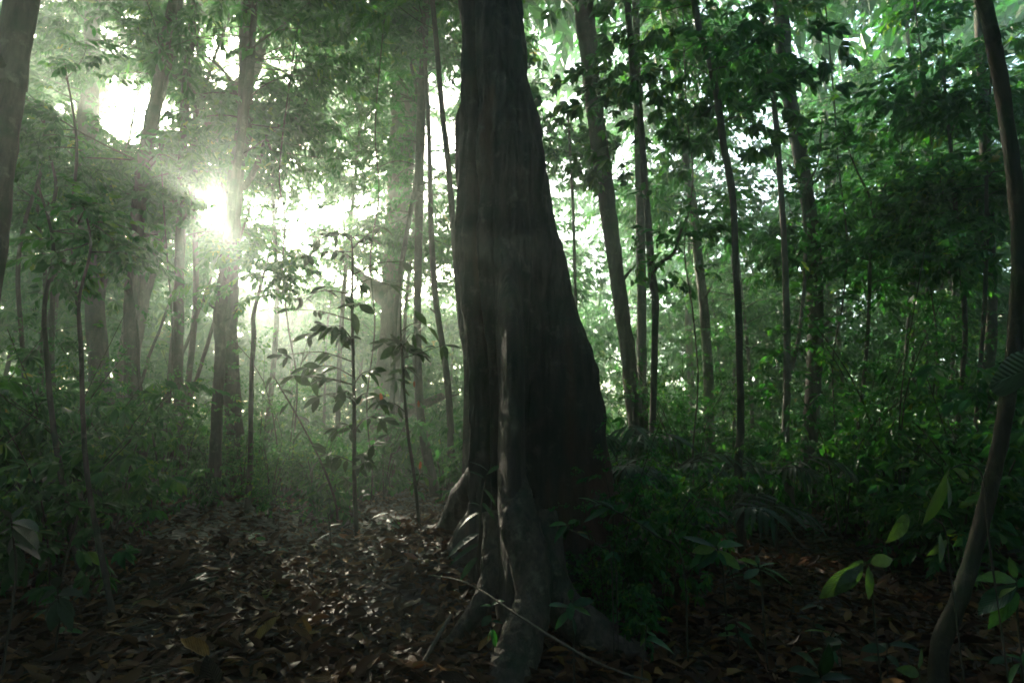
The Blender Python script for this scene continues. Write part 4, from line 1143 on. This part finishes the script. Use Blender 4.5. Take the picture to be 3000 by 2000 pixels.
traced_plant('climbing_plant', 'climber with long striped leaves at the left foot of the giant tree', 'climber', 4.35, [(1440, 1340), (1425, 1400), (1410, 1480), (1405, 1560), (1400, 1640), (1420, 1720)],
    [(1408, 1560, 1300, 1602, -.1), (1405, 1590, 1310, 1645, -.1), (1405, 1500, 1330, 1530), (1410, 1470, 1455, 1520), (1425, 1640, 1424, 1730, -.1), (1430, 1630, 1470, 1700), (1440, 1640, 1500, 1720), (1405, 1480, 1372, 1462), (1420, 1400, 1372, 1372), (1424, 1390, 1470, 1350), (1430, 1380, 1385, 1340), (1415, 1430, 1460, 1470), (1400, 1630, 1340, 1690)], LM_narrow, 6)
traced_plant('hanging_plant', 'large dark blurred leaf jutting in at the right edge', 'plant', 1.9, [(3060, 1075), (3080, 1120), (3090, 1500)],
    [(3060, 1070, 2862, 1120, -.1), (3060, 1080, 2930, 1060, .1)], LM_dark, 6, upv=[.1, 1.0, .45])
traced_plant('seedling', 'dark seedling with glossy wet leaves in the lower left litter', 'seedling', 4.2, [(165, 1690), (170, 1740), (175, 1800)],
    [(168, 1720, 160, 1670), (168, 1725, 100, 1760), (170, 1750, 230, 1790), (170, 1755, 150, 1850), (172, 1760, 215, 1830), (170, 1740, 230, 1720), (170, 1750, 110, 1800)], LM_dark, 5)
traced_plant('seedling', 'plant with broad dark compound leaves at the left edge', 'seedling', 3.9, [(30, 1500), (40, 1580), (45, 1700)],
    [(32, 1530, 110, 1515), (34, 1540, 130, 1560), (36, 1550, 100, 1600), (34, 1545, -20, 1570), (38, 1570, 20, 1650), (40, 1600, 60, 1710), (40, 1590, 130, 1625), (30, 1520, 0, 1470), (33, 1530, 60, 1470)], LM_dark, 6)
traced_plant('shoot', 'thin leafless shoot with a few leaves in the open litter left of the giant tree', 'seedling', 5.4, [(960, 1500), (968, 1560), (972, 1640), (975, 1720)],
    [(962, 1520, 930, 1510), (965, 1540, 1000, 1530), (966, 1560, 925, 1580), (968, 1590, 1005, 1600), (962, 1510, 985, 1490)], LM_dark, 4)
traced_plant('sapling', 'arching thin sapling bending over the bright litter left of the slim sapling', 'sapling', 8.0, [(800, 1100), (860, 1200), (920, 1310), (960, 1400), (985, 1480), (990, 1560)],
    [(800, 1100, 770, 1130), (820, 1140, 860, 1150), (845, 1180, 815, 1215), (870, 1220, 910, 1230), (890, 1260, 850, 1290), (910, 1300, 955, 1305), (940, 1360, 985, 1365), (935, 1350, 895, 1385), (960, 1410, 925, 1440), (810, 1115, 850, 1100)], LM_sap, 7)

rng = np.random.default_rng(110)
# strewn seedlings with single leaves
def seedling(x, y, h, n, L, meshes, label):
    z = gz(x, y); org = np.array([x, y, z])
    root = empty('seedling', org, label, 'seedling', 'seedlings sprouting from the leaf litter')
    le = rng.normal(size=2) * h * .25
    pts = np.array([[0, 0, -.03], [le[0] * .4, le[1] * .4, h * .55], [le[0], le[1], h]])
    v, t = tube(pts, [.005, .003], 5, 4, .05, int(rng.integers(1e6)))
    obj('stem', mesh_from('stem', v, t, M_twig), root)
    path = catmull(pts, 6)
    for i in range(n):
        p0 = path[min(len(path) - 1, 6 + int((i / n) * (len(path) - 6)))]
        a = i * 2.4 + rng.normal() * .3
        d = np.array([math.cos(a), math.sin(a), rng.uniform(-.35, .35)])
        LL = L * rng.uniform(.7, 1.15)
        add_leaf(root, np.zeros(3), meshes, p0 + d * .01, p0 + d * LL)


spots = []
for _ in range(4000):
    if len(spots) >= 46: break
    y = rng.uniform(3.9, 7.8); x = rng.uniform(-1, 1) * .92 * y; px = 1500 + F * x / y
    if 320 < px < 1420 and y < 6.6: continue
    if 320 < px < 1420 and rng.random() < .6: continue
    if (x - .1) ** 2 + (y - 4.9) ** 2 < 1.25 ** 2: continue
    if not axis_clear(x, y, .1, .5, .2): continue
    if any((x - a) ** 2 + (y - b) ** 2 < .42 ** 2 for a, b, _ in spots): continue
    spots.append((x, y, px))
for zn, f in (('dark left litter', lambda p: p < 420), ('litter before the crooked trunk and clearing', lambda p: 420 <= p < 1500), ('litter right of the giant tree', lambda p: 1500 <= p < 2350), ('litter near the brown leaning trunk', lambda p: p >= 2350)):
    for i, (x, y, px) in enumerate(sorted([q for q in spots if f(q[2])], key=lambda q: q[2])):
        seedling(x, y, rng.uniform(.15, .5), int(rng.integers(5, 10)), rng.uniform(.10, .19), [LM_green, LM_dark, LM_green][i % 3], 'little seedling, %s from left in the %s' % (ORD[i], zn))


rng = np.random.default_rng(108)
# palms and ferns: fronds of leaflets
lv, lt, luv = leaf_template(1, w=.13, fold=.2, droop=.3, peak=.35)
LEAFLET = mesh_from('leaflet', lv, lt, M_leafdark, True, None, luv)
lv, lt, luv = leaf_template(1, w=.30, fold=.1, droop=.15, peak=.4)
FERNLET = mesh_from('leaflet', lv, lt, M_leafdark, True, None, luv)


def frond_plant(name, label, cat, base, nf, length, leafl, let, nl, rise, smat=M_twig, hub=.0, group=None):
    org = np.array(base, float)
    root = empty(name, org, label, cat, group)
    if hub > .05:
        v, t = tube(np.array([[0, 0, -.05], [.02, 0, hub * .5], [0, .01, hub]]), [.022, .018, .012], 7, 4, .06, 3)
        obj('stem', mesh_from('stem', v, t, smat), root)
    for k in range(nf):
        a = k * 2.4 + rng.normal() * .35
        L = length * rng.uniform(.75, 1.15); up = rise * rng.uniform(.6, 1.2)
        h = np.array([math.cos(a), math.sin(a), 0])
        s = np.linspace(0, 1, 7)[:, None]
        pts = np.array([0, 0, hub]) + h * L * s * (.95 - .1 * s) + np.array([0, 0, 1]) * (up * L * (s * 1.3 - 1.15 * s ** 2))
        v, t = tube(pts, [.007 * length + .001, .002], 5, 2, .03, 4)
        fr = obj('frond', mesh_from('frond', v, t, smat), root)
        path = catmull(pts, 6); side = np.cross(h, [0, 0, 1])
        for i in range(nl):
            f = .2 + .8 * (i // 2) / (nl / 2)
            j = min(len(path) - 2, int(f * (len(path) - 1)))
            tan = path[j + 1] - path[j]; tan /= np.linalg.norm(tan)
            sg = 1 if i % 2 else -1
            d = tan * (.55 + .5 * f) + side * sg * (1.0 - .35 * f) + np.array([0, 0, -.25 + .1 * rng.normal()])
            d /= np.linalg.norm(d)
            LL = leafl * (1 - .45 * abs(f - .45)) * rng.uniform(.85, 1.1)
            o = bpy.data.objects.new('leaflet', let); link(o, fr)
            rot = frames(d[None], np.array([[0, -.2, 1.0]]))[0]
            mw = Matrix(rot.tolist()).to_4x4() @ Matrix.Scale(LL, 4); mw.translation = Vector(path[j]); o.matrix_local = mw


def at_ground(px, y):
    x = (px - 1500) / F * y; return (x, y, gz(x, y))


for px, y, nf, L, hub, lab in [(1800, 6.4, 8, 1.15, 1.15, 'rattan-like palm with arching fronds right behind the giant tree'), (1960, 7.2, 7, 1.1, .9, 'arching palm before the thin kinked dark stem'),
                               (2100, 6.3, 7, .95, .6, 'low palm with narrow leaflets beside the bowed stem'), (2240, 7.4, 7, 1.0, .9, 'palm with dark fronds left of the stout tufted trunk'),
                               (1790, 5.6, 7, .6, .9, 'taller dark fronds rising beside the right buttress'), (2560, 7.8, 7, 1.0, .7, 'palm at the foot of the V-shaped sapling'), (90, 6.3, 7, .9, .7, 'dark palm at the left edge behind the bare leaning stems')]:
    frond_plant('palm', lab, 'palm', at_ground(px, y), nf, L, .42, LEAFLET, 16, .55, hub=hub)
frond_plant('fern', 'blue-green fern spreading over the open leaf litter', 'fern', at_ground(690, 5.75), 8, .36, .15, FERNLET, 12, .5)
frond_plant('fern', 'smaller fern in the litter behind the blue-green fern', 'fern', at_ground(830, 6.6), 6, .3, .12, FERNLET, 10, .5)
frond_plant('fern', 'dark fern before the bare leaning stems', 'fern', at_ground(340, 5.6), 7, .33, .14, FERNLET, 12, .5)

# lianas hanging between the trunks
for k, (lab, Y, pts_) in enumerate([
        ('thin liana looping down left of the slender upright trunk', 10.5, [(470, 300), (475, 520), (490, 760), (505, 960), (500, 1150), (480, 1330)]),
        ('wiry liana beside the stem in the bright mist', 9.5, [(820, 480), (835, 640), (828, 800), (845, 960), (870, 1120), (860, 1300)]),
        ('thin liana hanging in front of the broad pale trunk', 10.0, [(1100, 350), (1110, 560), (1085, 760), (1098, 960), (1075, 1180), (1090, 1380)]),
        ('liana twining past the misty grey trunk behind the bowed stem', 9.0, [(2010, 300), (2030, 520), (2005, 720), (2030, 920), (2045, 1120), (2030, 1330)]),
        ('slack liana hanging right of the stout tufted trunk', 9.0, [(2440, 250), (2455, 470), (2480, 690), (2470, 880), (2440, 1060), (2450, 1300)]),
        ('thin liana between the right thicket poles', 8.5, [(2720, 330), (2735, 560), (2725, 800), (2745, 1010), (2730, 1220), (2740, 1400)])]):
    pts = [P(x, y, Y + rng.normal() * .15) for x, y in pts_]
    pts = [pts[0] + np.array([.1, .1, 3.0])] + pts + [np.array([pts[-1][0], pts[-1][1], gz(pts[-1][0], pts[-1][1]) - .05])]
    o = tube_obj('liana', pts, [.012, .014, .012], M_bark, sides=6, per=8, rough=.1, seed=30 + k)
    tag(o, lab, 'liana', 'lianas hanging between the trunks')

# thin dead branches lying about
o = tube_obj('fallen_branch', [P(1256, 1683, 4.45), P(1346, 1699, 4.15), P(1420, 1735, 3.75), P(1500, 1790, 3.45), P(1610, 1860, 3.25), P(1730, 1930, 3.1), P(1840, 1975, 3.05), P(1900, 1990, 3.05)], [.004, .005, .006, .006, .006, .005, .004], M_twigpale, sides=7, rough=.1, seed=4)
tag(o, 'thin pale dead branch lying across the roots of the giant tree', 'branch')
o = tube_obj('fallen_branch', [P(1226, 1965, 3.7), P(1262, 1900, 3.85), P(1300, 1835, 4.0), P(1322, 1800, 4.1)], [.012, .014, .013, .010], M_twigpale, sides=7, rough=.12, seed=9)
tag(o, 'short crooked dead branch beside the left root of the giant tree', 'branch')
TW = []
for k in range(7):
    x = rng.uniform(-3, 2.6); y = rng.uniform(3.6, 6.5); a = rng.uniform(0, 6.28); L = rng.uniform(.25, .7)
    if (x - .1) ** 2 + (y - 5) ** 2 < 1.2: x -= 2.2
    pts = [np.array([x + math.cos(a) * L * f + rng.normal() * .02, y + math.sin(a) * L * f, 0]) for f in (0, .35, .7, 1)]
    for p_ in pts: p_[2] = gz(p_[0], p_[1]) + .075
    o = tube_obj('fallen_twig', pts, [.006, .003], M_twigpale, sides=6, rough=.1, seed=k)
    TW.append((pts[1][0] / pts[1][1], o))
for i, (_, o) in enumerate(sorted(TW, key=lambda q: q[0])):
    tag(o, 'thin dead twig, %s from left of those on the leaf litter' % ORD[i], 'twig', 'dead twigs on the leaf litter')
# withered orange leaves lying in the light
for (px, y, n_) in [(1068, 6.95, 6), (1345, 5.6, 5), (1190, 6.8, 3)]:
    for i in range(n_):
        x = (px - 1500) / F * y + rng.normal() * .12; yy = y + rng.normal() * .12
        q = np.array([x, yy, gz(x, yy) + .06]); a = rng.uniform(0, 6.28)
        add_leaf(GROUND, np.zeros(3), LM_orange, q, q + np.array([math.cos(a), math.sin(a), .2]) * rng.uniform(.10, .17), name='fallen_leaf')


# ================================================================== HAZE
def build_haze():
    x0, x1, y0, y1, z0, z1 = -100, 100, -50, 125, -1.6, 33
    v = np.array([[x0, y0, z0], [x1, y0, z0], [x1, y1, z0], [x0, y1, z0], [x0, y0, z1], [x1, y0, z1], [x1, y1, z1], [x0, y1, z1]])
    t = np.array([[0, 2, 1], [0, 3, 2], [4, 5, 6], [4, 6, 7], [0, 1, 5], [0, 5, 4], [1, 2, 6], [1, 6, 5], [2, 3, 7], [2, 7, 6], [3, 0, 4], [3, 4, 7]])
    m, n, l, out = new_mat('haze')
    p = n.new('ShaderNodeVolumePrincipled')
    p.inputs['Color'].default_value = (0.80, 0.95, 0.89, 1)
    p.inputs['Density'].default_value = 0.0095
    p.inputs['Anisotropy'].default_value = 0.83
    l.new(p.outputs[0], out.inputs['Volume'])
    o = obj('haze', mesh_from('haze', v, t, m, False))
    tag(o, 'pale morning mist filling the forest air', 'mist', kind='stuff')


build_haze()
